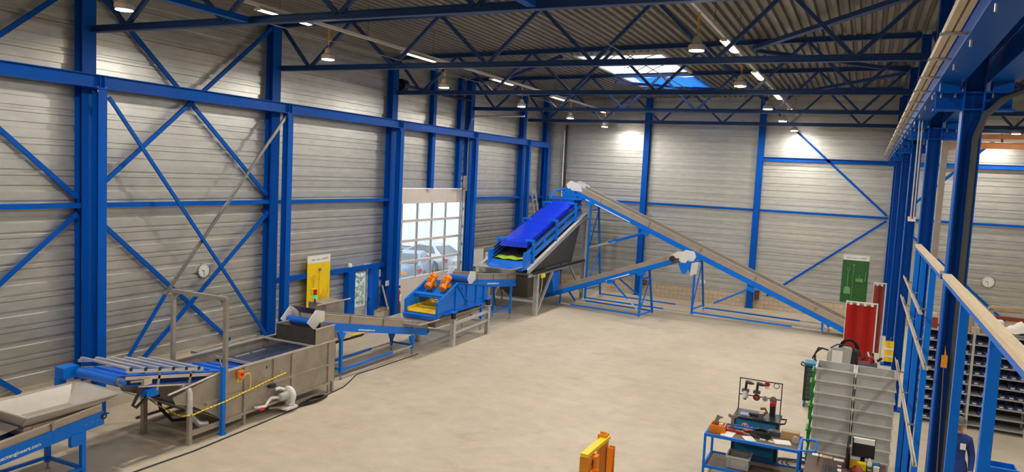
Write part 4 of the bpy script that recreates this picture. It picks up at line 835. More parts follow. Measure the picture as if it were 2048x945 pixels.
for y in (32.0,32.42): MB().beam((-13.2,y,0),(-14.12,y,4.75),.03,.07,(1,0,0)).build('stile','galvanised',ld)
for k in range(16):
    t = .05+k*.06; MB().cyl((-13.2-.92*t,32.0,4.75*t),(-13.2-.92*t,32.42,4.75*t),.016,6).build('rung','galvanised',ld)
dp = thing('downpipe','black and white downpipe on the far wall behind the conveyor head','pipe',(-13.33,34.2,0)); MB().cyl((-13.30,34.2,0),(-13.36,34.2,7.85),.045,10).build('black_pipe','black',dp); MB().cyl((-13.43,34.22,0),(-13.49,34.22,7.6),.03,8).build('white_pipe','paper',dp)
for z in (4.9,5.9,6.9,3.9): MB().box(-13.42,-13.24,34.16,34.28,z-.02,z+.02).build('pipe_clip','steel',dp)
sb = thing('socket_box','red and black socket box low on the far wall column','socket',(-9.1,34.2,.5)); MB().box(-9.18,-8.95,34.12,34.27,.5,.72).build('box','dark_grey',sb)
for x in (-9.12,-9.01): MB().cyl((x,34.12,.62),(x,34.06,.60),.05,12).build('socket','red_plain',sb)
sb = thing('socket_box','white double socket on the far wall behind the conveyor legs','socket',(-6.4,34.2,.85)); MB().box(-6.52,-6.28,34.2,34.29,.84,1.0).build('box','paper',sb); MB().cyl((-6.4,34.2,.92),(-6.4,34.18,.92),.04,10).build('socket','crate_grey',sb)
sb = thing('socket_box','socket box at the foot of the middle far wall column','socket',(-4.0,34.2,.5)); MB().box(-4.1,-3.92,34.1,34.26,.42,.8).build('box','dark_grey',sb); MB().cyl((-4.02,34.1,.65),(-4.02,34.05,.63),.05,12).build('socket','red_brown',sb)
# floor cables and hoses
tag(MB().tube([(-10.9,7.6,.012),(-10.88,8.62,.012),(-10.81,9.72,.012),(-10.86,11,.012),(-10.94,12.52,.012),(-11.02,13.6,.012),(-11.12,14.5,.012),(-11.3,15.0,.012),(-11.55,15.6,.012),(-11.5,16.5,.012),(-11.45,18.4,.012)],.014,6).build('floor_cable','rubber'),'long black cable lying on the floor along the tank','cable')
cc = MB()
for k in range(4): cc.tube([(-10.95+.05*math.cos(t)*k-.1,13.2+.55*math.cos(t),.015+.012*k) if False else (-11.0+.10*math.sin(t)+.015*k,13.25+(.5-.06*k)*math.cos(t),.018+.02*k) for t in [2*math.pi*j/18 for j in range(19)]],.014,5)
tag(cc.build('cable_coil','rubber'),'tangle of black cable on the floor under the tank end','cable')
tag(MB().tube([(-12.5,15.2,.3),(-12.6,15.6,.62),(-12.65,16.2,.60),(-12.6,17.2,.62),(-12.8,17.9,.7)],.035,7).build('black_hose','rubber'),'thick black hose slung behind the tank conveyor','hose')
yh = [(-12.75+.13*math.sin(t),17.35+.42*math.cos(t),.62+.03*math.sin(t)) for t in [2*math.pi*j/20 for j in range(21)]]
o = thing('yellow_hose','yellow hose coil hanging behind the tank conveyor','hose',(-12.75,17.3,.6)); MB().tube(yh,.03,7).build('coil','yellow',o); MB().tube([(-12.6,15.25,1.1),(-12.55,15.4,.9),(-12.6,15.35,.75),(-12.7,15.2,.6),(-12.75,15.6,.55),(-12.75,16.9,.6)],.022,6).build('hose_end','yellow',o)

# ================================================================ outside the sectional door
def car(name,label,x,y,ang,m):
    o = thing(name,label,'car',(x,y,0)); c_,s_ = math.cos(ang),math.sin(ang)
    def P(a,b,z): return (x+a*c_-b*s_, y+a*s_+b*c_, z-.05)
    st = [(-2.2,.78,.35,.80),(-2.1,.84,.28,.98),(-1.3,.88,.22,1.02),(0,.9,.2,.98),(1.2,.88,.2,.92),(1.95,.82,.24,.80),(2.2,.7,.35,.65)]
    MB().loft([[P(a,-w,z0),P(a,-w*1.02,(z0+z1)/2),P(a,-w*.93,z1),P(a,w*.93,z1),P(a,w*1.02,(z0+z1)/2),P(a,w,z0)] for a,w,z0,z1 in st]).build('body',m,o,sharp=50)
    MB().loft([[P(a0,-.78,.96),P(a1,-.6,z),P(a1,.6,z),P(a0,.78,.96)] for a0,a1,z in ((-1.75,-1.0,1.40),(-1.2,-.9,1.45),(.4,.1,1.45),(1.15,.25,1.40))]).build('cabin',m,o,sharp=50)
    MB().sheet([P(-1.72,-.66,1.0),P(-1.72,.66,1.0),P(-1.05,.52,1.38),P(-1.05,-.52,1.38)],-.02).build('rear_window','car_glass',o)
    for s in (-1,1):
        MB().sheet([P(-1.3,s*.79,1.0),P(.95,s*.79,1.0),P(.2,s*.64,1.38),P(-.95,s*.64,1.38)],.02*s).build('side_window','car_glass',o)
        for a in (-1.35,1.35):
            w = MB().cyl(P(a,s*.72,.36),P(a,s*.93,.36),.31,18).build('wheel','rubber',o); MB().cyl(P(a,s*.93,.36),P(a,s*.94,.36),.19,12).build('hubcap','steel',w)
        MB().beam(P(-2.2,s*.72,.72),P(-2.06,s*.84,.78),.2,.2).build('tail_lamp','tail_red',o)
    MB().beam(P(-2.27,-.27,.62),P(-2.27,.27,.62),.01,.13).build('number_plate','plate_yellow',o); MB().beam(P(-2.25,-.8,.42),P(-2.25,.8,.42),.1,.16).build('bumper',m,o)
car('parked_car','grey blue saloon car seen from behind through the lower left panes',-19.9,31.0,math.radians(112),'car_blue')
car('parked_car','silver car parked beyond the saloon, seen through the middle panes',-21.3,34.9,math.radians(165),'car_silver')
bd = thing('warehouse','white corrugated warehouse across the yard','building',(-35,44,0))
k = 0; x = -55.
prof = []
while x < -26: prof += [(x,0),(x+.28,0),(x+.34,-.08),(x+.62,-.08)]; x += .68
pp = MB(); n_ = len(prof); pp.add([(a,44+b,0) for a,b in prof]+[(a,44+b,9) for a,b in prof],[(i,i+1,n_+i+1,n_+i) for i in range(n_-1)]); pp.build('ribbed_wall','yard_white',bd); MB().box(-26,-15,43.9,44.1,0,9).build('smooth_wall','yard_white',bd); MB().box(-55,-15,44.12,60,0,8.9).build('hall_block','yard_white',bd)
random.seed(5); bs = thing('shrub','green shrub outside the side door','shrub',(-17,24,0)); lf = MB()
for k in range(700):
    a = random.uniform(0,6.28); r = 1.3*random.random()**.5; z = random.uniform(.1,2.4); p = V((-17.2+r*math.cos(a),23.2+r*math.sin(a)*1.6,z)); d1 = V((random.gauss(0,1),random.gauss(0,1),random.gauss(0,1))).normalized()*.11; d2 = d1.cross(V((random.gauss(0,1),random.gauss(0,1),1))).normalized()*.06
    lf.add([p-d1,p+d2,p+d1,p-d2],[(0,1,2,3)])
f_ = lf.build('foliage','leaf',bs); f_['kind'] = 'stuff'
for a in (0,2.1,4.2): MB().tube([(-17.2,23.2,0),(-17.2+.25*math.cos(a),23.2+.25*math.sin(a),1.0),(-17.2+.6*math.cos(a),23.2+.6*math.sin(a),2.0)],.03,5).build('stem','wood',bs)

# ================================================================ right hand work area
def crate(name,label,x0,y0,z0,w,d,h,m,group=None,cat='crate',inner=None):
    o = thing(name,label,cat,(x0+w/2,y0+d/2,z0),group); t = .012; e = .02
    b = MB().box(x0+e,x0+w-e,y0+e,y0+d-e,z0,z0+t); b.box(x0+e,x0+w-e,y0+e,y0+e+t,z0+t,z0+h).box(x0+e,x0+w-e,y0+d-e-t,y0+d-e,z0+t,z0+h).box(x0+e,x0+e+t,y0+e+t,y0+d-e-t,z0+t,z0+h).box(x0+w-e-t,x0+w-e,y0+e+t,y0+d-e-t,z0+t,z0+h)
    b.build('shell',m,o)
    for q in ((x0,x0+w,y0,y0+e),(x0,x0+w,y0+d-e,y0+d),(x0,x0+e,y0+e,y0+d-e),(x0+w-e,x0+w,y0+e,y0+d-e)): MB().box(*q,z0+h-.03,z0+h).build('rim','crate_rim' if m=='crate_grey' else m,o)
    for x in (x0+.06,x0+w-.075): MB().box(x,x+.015,y0+.005,y0+e,z0+.01,z0+h-.03).build('corner_rib',m,o)
    MB().box(x0+.02,x0+w-.02,y0+.008,y0+e,z0+h-.062,z0+h-.05).build('band','crate_rim' if m=='crate_grey' else m,o)
    return o
pl_ = thing('pallet','wooden pallet under the two crate stacks','pallet',(.08,15.05,0))
for y in (14.72,14.98,15.24): MB().box(-.6,.76,y,y+.12,.09,.115).build('deck_board','wood',pl_)
for x in (-.58,.02,.62):
    for y in (14.72,15.24): MB().box(x,x+.12,y,y+.12,0,.09).build('block','wood',pl_)
for i,(x0,n_) in enumerate(((-.60,'left'),(.08,'right'))):
    src = None
    for k in range(9):
        z = .116+.2225*k; nth = ORD[8-k]; lab = ('topmost' if k==8 else nth)+' grey crate '+('of the '+n_+' stack' if k==8 else 'from the top of the '+n_+' stack')+', empty and stackable'
        if src is None: src = crate('stacking_crate',lab,x0,14.7,z,.672,.70,.222,'crate_grey','grey stacking crates'); z0_ = z
        else:
            c = copy_tree(src); c.location = (c.location.x,c.location.y,z); c['label'] = lab
src = None
for k in range(8):
    lab = ORD[7-k]+' green crate from the top behind the grey stacks'
    if src is None: src = crate('green_crate',lab,-.70,15.45,.0,.5,.4,.235,'green_plastic','green crates'); 
    else: c = copy_tree(src); c.location = (c.location.x+.012*((k%2)*2-1),c.location.y,.236*k); c['label'] = lab
# blue trolley bench
tb = thing('trolley_bench','blue steel trolley bench with a brown top and lower shelf','bench',(-1.5,13.9,0)); X0,X1,Y0,Y1 = -2.28,-.70,13.5,14.3
MB().box(X0+.03,X1-.03,Y0+.03,Y1-.03,.868,.888).build('top_board','bench_top',tb); MB().box(X0+.03,X1-.03,Y0+.03,Y1-.03,.285,.305).build('lower_board','bench_top',tb)
for z in (.88,.30):
    for a,b in (((X0,Y0),(X1,Y0)),((X1,Y0),(X1,Y1)),((X1,Y1),(X0,Y1)),((X0,Y1),(X0,Y0))): MB().beam((*a,z),(*b,z),.035,.05).build('edge_angle','machine_blue',tb)
for x in (X0,X1):
    for y in (Y0,Y1):
        lg = MB().beam((x,y,.16),(x,y,.9),.04,.04).build('leg','machine_blue',tb); w = MB().cyl((x-.02,y,.075),(x+.02,y,.075),.075,14).build('castor','rubber',lg); MB().box(x-.035,x+.035,y-.03,y+.03,.08,.16).build('castor_fork','machine_blue',lg)
MB().tube([(X1,Y0+.08,.88),(X1+.2,Y0+.08,.9),(X1+.26,Y0+.12,.9),(X1+.26,Y1-.12,.9),(X1+.2,Y1-.08,.9),(X1,Y1-.08,.88)],.017,7).build('push_handle','machine_blue',tb); MB().tube([(X1,Y0+.08,.55),(X1+.2,Y0+.08,.56),(X1+.26,Y0+.14,.56),(X1+.26,Y1-.12,.56),(X1,Y1-.08,.55)],.015,7).build('guard_loop','machine_blue',tb)
crate('parts_crate','grey open crate on the lower shelf of the trolley bench',-1.92,13.62,.307,.42,.42,.22,'crate_grey')
zt = .889
def sheet_paper(lab,x,y,a,w=.21,h=.29,z=zt,m='paper',t=.004):
    c_,s_ = math.cos(a),math.sin(a); P4 = [(x+c_*u-s_*v,y+s_*u+c_*v,z) for u,v in ((-w/2,-h/2),(w/2,-h/2),(w/2,h/2),(-w/2,h/2))]
    tag(MB().prism(P4,(0,0,t)).build('paper_sheet',m),lab,'paper','papers on the bench and desk')
sheet_paper('white paper at the left end of the trolley bench',-1.92,13.72,-.1); sheet_paper('white paper in the middle of the trolley bench',-1.55,13.68,.45,.18,.26); sheet_paper('drawing sheet at the right end of the trolley bench',-1.0,13.82,.25,.28,.24)
tbx = thing('orange_toolbox','open orange tool tray with clamps on the trolley bench','toolbox',(-2.12,13.82,zt)); MB().box(-2.25,-1.98,13.68,13.95,zt,zt+.03).box(-2.25,-1.98,13.68,13.70,zt+.03,zt+.13).box(-2.25,-1.98,13.93,13.95,zt+.03,zt+.13).box(-2.25,-2.23,13.70,13.93,zt+.03,zt+.13).box(-2.0,-1.98,13.70,13.93,zt+.03,zt+.13).build('tray','orange',tbx)
MB().beam((-2.2,13.82,zt+.03),(-2.12,13.84,zt+.28),.05,.06).beam((-2.17,13.84,zt+.2),(-2.05,13.84,zt+.26),.03,.03).build('clamp','steel',tbx); MB().cyl((-2.06,13.8,zt+.03),(-2.06,13.8,zt+.15),.04,10).build('spray_cap','paper',tbx)
vc = thing('bench_vice','small grey bench vice on the trolley bench','vice',(-1.9,14.05,zt)); MB().box(-1.96,-1.84,13.99,14.11,zt,zt+.05).build('base','dark_grey',vc); MB().beam((-1.9,14.05,zt+.05),(-1.9,14.05,zt+.24),.05,.06).build('column','steel',vc); MB().beam((-1.98,14.05,zt+.26),(-1.9,14.05,zt+.22),.04,.05).beam((-1.9,14.05,zt+.22),(-1.82,14.05,zt+.27),.04,.05).build('jaw','steel',vc)
for i,(x,y,a,m,n_) in enumerate([(-1.85,13.92,.3,'red_plain','beside the vice'),(-1.68,13.86,-.2,'red_plain','left of the cable coil'),(-1.56,14.05,.6,'red_brown','at the back edge'),(-1.72,14.06,.1,'tool_blue','behind the red pair')]):
    g = thing('hand_tool',('red' if 'red' in m else 'teal')+' gripped hand tool on the trolley bench '+n_,'tool',(x,y,zt),'hand tools on the trolley bench'); c_,s_ = math.cos(a)*.13,math.sin(a)*.13
    MB().beam((x-c_,y-s_,zt+.025),(x,y,zt+.025),.05,.045).build('grip',m,g); MB().beam((x,y,zt+.025),(x+c_*.8,y+s_*.8,zt+.02),.025,.025).build('blade','steel',g)
cl = thing('cable_coil','coil of black cable on the trolley bench','cable',(-1.38,13.95,zt))
for k in range(6): MB().tube([(-1.38+(.17-.008*k)*math.cos(t),13.93+(.14-.008*k)*math.sin(t),zt+.016+.016*k+.008*math.sin(2*t+k)) for t in [2*math.pi*j/20 for j in range(21)]],.014,6).build('turn','rubber',cl)
bx = thing('carton','brown carton beside a grey case on the trolley bench','box',(-.95,14.12,zt)); MB().box(-1.05,-.74,14.05,14.2,zt,zt+.13).build('box','cardboard',bx); MB().box(-1.04,-.75,14.11,14.14,zt+.13,zt+.133).build('tape','rail_cream',bx)
gc = thing('grey_case','dark grey instrument case on the trolley bench','case',(-1.17,14.12,zt)); MB().box(-1.27,-1.08,14.05,14.2,zt,zt+.09).build('case','dark_grey',gc); MB().box(-1.2,-1.13,14.09,14.15,zt+.09,zt+.1).build('button','black',gc)
rl = thing('tape_roll','silver tape roll at the right end of the trolley bench','tape',(-.79,13.9,zt)); MB().lathe((-.79,13.88,zt+.06),(0,1,0),[(0,.03),(0,.06),(.05,.06),(.05,.03)],14).build('roll','stainless',rl)
for i,(x,y,n_) in enumerate(((-1.32,13.72,'left'),(-1.17,13.70,'right'))): tag(MB().beam((x-.05,y,zt+.014),(x+.05,y-.01,zt+.014),.04,.025).build('white_clip','paper'),n_+' of two small white clips before the cable coil','clip')
# blue tool cabinet with hanging frame
tc_ = thing('tool_cabinet','blue workshop tool cabinet with a black top and hanging frame','cabinet',(-1.56,14.85,0)); a0,a1,b0,b1 = -1.97,-1.13,14.55,15.1
MB().box(a0+.02,a1-.02,b0+.02,b1-.02,.1,.96).build('carcass','tool_blue',tc_); MB().box(a0,a1,b0,b1,.96,1.0).build('top_tray','black',tc_)
for x in (a0,a1-.05): MB().box(x,x+.05,b0,b0+.05,.05,.96).build('corner_post','black',tc_)
for k,(z0,z1) in enumerate(((.12,.3),(.31,.49),(.50,.68))): 
    dr = MB().box(a0+.07,a1-.07,b0+.005,b0+.02,z0,z1).build('drawer','tool_blue',tc_); MB().box(a0+.1,a1-.1,b0-.005,b0+.005,z1-.03,z1-.012).build('pull','black',dr)
fp = MB().box(a0+.07,a1-.07,b0+.005,b0+.02,.70,.94).build('front_panel','tool_blue',tc_)
MB().lathe((-1.74,b0+.006,.83),(0,-1,0),[(0,.062),(.006,.062)],16).build('emblem_disc','paper',fp); MB().lathe((-1.74,b0-.001,.83),(0,-1,0),[(0,.05),(.004,.05)],16).build('emblem_field','red_plain',fp); MB().beam((-1.74,b0-.007,.79),(-1.74,b0-.007,.87),.014,.004,(0,1,0)).beam((-1.765,b0-.007,.865),(-1.715,b0-.007,.865),.014,.004,(0,1,0)).build('emblem_mark','paper',fp)
for x in (-1.61,-1.55,-1.50,-1.45): MB().cyl((x,b0+.004,.82),(x,b0,.82),.022 if x!=-1.55 else .01,10).build('panel_mark','paper',fp)
for x in (a0+.08,a1-.1): 
    for y in (b0+.06,b1-.08): MB().cyl((x,y-.02,.05),(x,y+.02,.05),.05,12).build('castor','rubber',tc_)
MB().tube([(a1,b0+.1,.95),(a1+.07,b0+.1,.97),(a1+.09,b0+.14,.97),(a1+.09,b1-.14,.97),(a1,b1-.1,.95)],.016,6).build('push_handle','black',tc_)
fz = MB()
for x in (-1.95,-1.17): MB().beam((x,15.06,1.0),(x,15.06,1.62),.018,.018).build('frame_post','black',tc_)
for z in (1.62,1.30): MB().beam((-1.96,15.06,z),(-1.16,15.06,z),.018,.018).build('frame_bar','black',tc_)
def drill(lab,x):
    o = thing('cordless_drill',lab,'drill',(x,15.02,1.35),'drills on the hanging frame'); MB().lathe((x-.02,14.98,1.58),(1,0,-.15),[(0,.03),(.03,.035),(.11,.032),(.14,.018),(.17,.012)],10).build('motor_head','dark_grey',o); MB().beam((x,15.0,1.57),(x-.01,15.0,1.43),.035,.045,(1,0,0)).build('grip','black',o); MB().box(x-.075,x+.055,14.96,15.04,1.375,1.43).build('battery','dark_grey',o)
drill('left cordless drill hanging on the frame of the tool cabinet',-1.82); drill('right cordless drill hanging on the frame of the tool cabinet',-1.61)
tp = thing('red_tape_roll','red and white tape roll on the top bar of the hanging frame','tape',(-1.44,15.03,1.5)); MB().lathe((-1.44,15.0,1.58),(0,1,0),[(0,.02),(0,.05),(.05,.05),(.05,.02)],14).build('roll','red_plain',tp); MB().box(-1.48,-1.40,14.99,15.04,1.49,1.54).build('tail','paper',tp)
tag(MB().tube([(-1.27+.05*math.cos(t),15.03,1.57+.05*math.sin(t)) for t in [2*math.pi*j/16 for j in range(17)]],.007,5).build('steel_ring','black'),'thin black ring on the top bar of the hanging frame','ring')
pr_ = thing('paper_roll','white paper roll on the lower bar of the hanging frame','roll',(-1.83,15.02,1.28)); MB().cyl((-1.83,15.0,1.26),(-1.83,15.0,1.40),.055,14).build('roll','paper',pr_); MB().cyl((-1.83,15.0,1.22),(-1.83,15.0,1.26),.03,10).build('core','crate_dark',pr_)
for i,(x,r,m,n_) in enumerate([(-1.62,.068,'red_brown','dark red'),(-1.46,.055,'crate_grey','pale grey'),(-1.31,.068,'crate_dark','dark grey')]):
    g = thing('grinding_disc',n_+' grinding disc on the lower bar of the hanging frame','disc',(x,15.03,1.24),'grinding discs on the hanging frame'); MB().lathe((x,15.03,1.29),(0,-1,0),[(0,r*.3),(0,r),(.012,r),(.012,r*.3)],16).build('disc',m,g); MB().lathe((x,15.02,1.29),(0,-1,0),[(0,r*.15),(0,r*.32),(.01,r*.32),(.01,r*.15)],12).build('hub','steel',g)
tm = thing('measuring_device','black device with red top standing on the tool cabinet','device',(-1.3,14.95,1.0)); MB().box(-1.35,-1.25,14.9,15.0,1.0,1.2).build('body','black',tm); MB().box(-1.355,-1.245,14.895,15.005,1.2,1.26).build('red_top','red_plain',tm)
gr = thing('angle_grinder','dark angle grinder lying on the tool cabinet','grinder',(-1.5,14.75,1.0)); MB().cyl((-1.7,14.72,1.035),(-1.5,14.7,1.04),.032,10).build('handle','black',gr); MB().box(-1.52,-1.44,14.66,14.76,1.0,1.09).build('head','steel',gr); MB().tube([(-1.44,14.7,1.05),(-1.38,14.72,1.12),(-1.42,14.74,1.18),(-1.5,14.74,1.16)],.025,7).build('guard','rust',gr)
tag(MB().box(-1.86,-1.68,14.64,14.82,1.001,1.02).build('notepad','lettering_blue'),'pale blue notepad on the tool cabinet top','notepad')
cf = MB()
for k in range(5): cf.tube([(-.9+(.42-.05*k)*math.cos(t)+.03*k,15.2+(.35-.03*k)*math.sin(t),.02+.012*k) for t in [2*math.pi*j/24 for j in range(25)]],.014,5)
tag(cf.build('floor_hose','rubber'),'loops of black hose on the floor right of the tool cabinet','hose')
# tool trolley and welder behind the crates
tr = thing('drawer_trolley','black and blue drawer trolley left of the crate stacks','trolley',(-.83,19.8,0)); MB().box(-1.04,-.62,19.6,20.0,.16,1.04).build('carcass','black',tr); MB().box(-1.05,-.61,19.59,20.01,1.04,1.1).build('top','tool_blue',tr)
for k in range(7): 
    d = MB().box(-.98,-.64,19.585,19.6,.2+.115*k,.30+.115*k).build('drawer','dark_grey',tr); MB().box(-.97,-.65,19.575,19.585,.285+.115*k,.30+.115*k).build('pull','tool_blue',d)
for x in (-1.0,-.66):
    for y in (19.64,19.96): MB().cyl((x-.02,y,.075),(x+.02,y,.075),.075,14).build('castor','tool_blue',tr)
MB().tube([(-1.05,19.65,1.0),(-1.13,19.65,1.04),(-1.13,19.95,1.04),(-1.05,19.95,1.0)],.018,6).build('handle','black',tr)
we = thing('welding_machine','grey and black welding machine on a cart with looped cables','welder',(-.25,22,0)); MB().box(-.6,.1,21.8,22.2,.1,.62).build('cart','dark_grey',we); MB().prism([(-.62,21.75,.64),(-.05,21.75,.64),(-.02,21.75,1.12),(-.48,21.75,1.15),(-.62,21.75,.98)],(0,.5,0)).build('housing','crate_grey',we); MB().box(-.2,.14,21.76,22.24,.66,1.10).build('wire_feeder','black',we); MB().box(-.5,-.24,21.735,21.75,.7,1.08).build('white_panel','paper',we)
MB().tube([(-.55,21.8,1.12),(-.4,21.8,1.24),(-.05,21.8,1.24),(.05,21.8,1.1)],.02,6).build('carry_handle','black',we)
for x in (-.5,0): MB().cyl((x,21.78,.11),(x,22.22,.11),.11,14).build('wheel','rubber',we)
for k in range(5): MB().tube([(-.1+(.24-.02*k)*math.cos(t),21.85+.06*k,1.15+(.26-.02*k)*math.sin(t)) for t in [math.pi*j/14 for j in range(15)]],.02,6).build('cable_loop','rubber',we)
for k in range(3): MB().tube([(-.6,21.8,1.05),(-.75-.05*k,21.75,1.1),(-.92-.03*k,21.7,.95-.08*k),(-.9,21.7,.75),(-.75,21.7,.7)],.02,6).build('hose','rubber',we)
tl = thing('tool_heap','heap of black tools and clamps behind the right crate stack','tools',(.35,21.5,0)); MB().box(.15,.6,21.3,21.8,0,.88).build('stand','dark_grey',tl)
for k in range(9):
    x = .15+random.random()*.45; y = 21.35+random.random()*.4; MB().beam((x,y,.9+.02*k),(x+random.uniform(-.15,.15),y+random.uniform(-.1,.1),.95+.03*k),.05,.05).build('tool','black' if k%3 else 'steel',tl)
MB().cyl((.42,21.35,.96),(.46,21.35,1.12),.05,10).build('red_can','red_plain',tl)
def curtain(lab,x0,x1,y,zt,zb,m,frame,n=4):
    o = thing('welding_curtain',lab,'curtain',((x0+x1)/2,y,0)); w = (x1-x0)/n
    for k in range(n):
        rows = [[(x0+w*k-.01+(w+.02)*i/8, y+.025*math.sin(i/8*math.pi)*(1 if k%2 else -.6)+.02*(k%2), z) for i in range(9)] for z in (zb,(zb+zt)/2,zt-.05)]
        s = MB().loft(rows,closed=False).build('strip',m,o); MB().box(x0+w*(k+.35),x0+w*(k+.75),y-.03,y+.03,zt-.07,zt).build('clip','paper',s)
    MB().beam((x0-.02,y,zt+.02),(x1+.06,y,zt+.02),.03,.04).build('top_bar',frame,o)
    for x in (x0-.01,x1+.05): MB().beam((x,y+.03,0),(x,y+.03,zt+.04),.04,.04).build('post',frame,o)
    for x in (x0-.01,x1+.05): MB().beam((x,y-.3,.03),(x,y+.3,.03),.04,.04).build('foot',frame,o)
curtain('bright red welding curtain on a white frame near the far end',-.27,.50,24.5,2.05,.12,'red','paper',4)
curtain('brownish red welding curtain beside the crane row columns',.46,.74,26.6,2.45,.2,'red_brown','paper',2)
# desk
dk = thing('desk','brown desk in front of the crate stacks','desk',(.02,13.45,0)); MB().box(-.58,.66,12.85,14.05,.72,.75).build('top','desk_brown',dk)
for x in (-.54,.60):
    for y in (12.9,14.0): MB().box(x-.025,x+.025,y-.025,y+.025,0,.72).build('leg','dark_grey',dk)
mo = thing('monitor','flat monitor seen edge on, standing on the desk','monitor',(.05,13.6,.75)); MB().beam((.05,13.35,.98),(.06,13.85,1.04),.03,.36,(0,0,1)).build('panel','black',mo); MB().beam((.035,13.37,.98),(.045,13.83,1.04),.004,.32).build('screen','dark_grey',mo); MB().box(.04,.1,13.56,13.64,.76,.98).build('stem','black',mo); MB().box(-.02,.16,13.5,13.72,.75,.762).build('foot','black',mo)
m2 = thing('monitor','black monitor back with a white paper strip on top, on the desk','monitor',(.3,13.85,.75)); MB().box(.12,.47,13.83,13.87,.88,1.2).build('panel','black',m2); MB().box(.13,.46,13.82,13.88,1.2,1.205).box(.14,.46,13.815,13.828,1.12,1.2).build('paper_strip','paper',m2); MB().box(.26,.33,13.87,13.9,.76,1.0).build('stem','black',m2); MB().box(.2,.4,13.8,13.95,.75,.762).build('foot','black',m2)
tag(MB().box(.1,.35,13.55,13.68,.752,.86).build('yellow_box','yellow'),'yellow plastic case on the desk below the monitor','case')
bo = thing('bottle','white bottle with a green label on the desk','bottle',(.40,13.62,.75)); MB().lathe((.40,13.62,.752),(0,0,1),[(0,.035),(.01,.04),(.12,.04),(.17,.015),(.2,.015)],12).build('body','paper',bo); MB().cyl((.40,13.62,.78),(.40,13.62,.83),.0405,12).build('label_band','green_plastic',bo)
cu_ = thing('cup','tall white cup at the right end of the desk','cup',(.50,13.42,.75)); MB().lathe((.50,13.42,.752),(0,0,1),[(0,.035),(.15,.048),(.15,.042),(.02,.03)],14).build('body','paper',cu_)
dr_ = thing('cordless_drill','green and black cordless drill lying on the desk','drill',(.5,13.78,.75)); MB().cyl((.42,13.75,.82),(.56,13.78,.83),.03,10).build('motor_head','tool_blue',dr_); MB().beam((.52,13.77,.82),(.54,13.7,.76),.04,.05).build('grip','black',dr_)
tag(MB().lathe((.22,13.42,.752),(0,0,1),[(0,.09),(.04,.1),(.09,.06),(.12,.02)],12).build('leather_pouch','red_brown'),'dark red leather pouch on the desk','pouch')
kb = thing('keyboard','black keyboard on the desk','keyboard',(-.2,13.2,.75)); MB().box(-.3,-.08,12.98,13.45,.752,.768).build('body','black',kb)
for i in range(5):
    for j in range(10): MB().box(-.288+.04*i,-.256+.04*i,13.0+.044*j,13.035+.044*j,.768,.776).build('key','dark_grey',kb)
for x,y,w,h,n_,m in [(-.42,13.92,.16,.12,'leftmost, by the crates','paper'),(-.25,13.90,.16,.12,'cream, second from the left','rail_cream'),(-.07,13.86,.16,.12,'third, near the monitor','paper'),(-.03,13.55,.1,.06,'small one behind the keyboard','paper'),(-.06,13.35,.09,.12,'small one beside the keyboard','paper')]: sheet_paper('desk paper, '+n_,x,y,0.,w,h,.751,m)
# orange stacker
sk_ = thing('pallet_stacker','orange pallet stacker mast with a yellow crossbar at the lower picture edge','stacker',(-2.95,9.2,0))
for y,n2 in ((8.84,0),(9.52,1)):
    MB().chan((-2.95,y,.1),(-2.95,y,1.96 if n2 else 1.87),.12,.13,.015,(0,1,0),side=-1).build('mast_channel','orange_dark',sk_); MB().chan((-2.83,y,.1),(-2.83,y,1.80 if n2 else 1.70),.08,.10,.012,(0,1,0),side=1).build('inner_channel','orange',sk_)
MB().beam((-2.95,8.76,1.90),(-2.92,9.6,1.90),.10,.045).build('crossbar','yellow',sk_)
MB().lathe((-2.93,8.98,1.72),(1,0,0),[(0,.02),(0,.07),(.04,.07),(.04,.02)],14).build('chain_wheel','dark_grey',sk_); MB().tube([(-2.9,9.05,.3),(-2.9,9.06,1.68),(-2.9,9.03,1.78),(-2.9,8.96,1.8),(-2.9,8.9,1.75)],.022,6).build('hydraulic_hose','rubber',sk_); MB().cyl((-2.9,9.15,.2),(-2.9,9.15,1.5),.03,10).build('lift_cylinder','steel',sk_); MB().box(-2.96,-2.84,8.94,9.06,1.56,1.84).build('wheel_bracket','orange',sk_)
MB().box(-3.25,-2.9,8.75,9.6,.08,.7).build('battery_body','yellow',sk_)
for y in (8.9,9.45):
    MB().box(-2.85,-1.75,y-.08,y+.08,.07,.13).build('fork','black',sk_); MB().cyl((-1.85,y-.05,.05),(-1.85,y+.05,.05),.05,12).build('load_wheel','rubber',sk_)
    MB().cyl((-3.1,y-.04,.08),(-3.1,y+.04,.08),.08,12).build('drive_wheel','rubber',sk_)
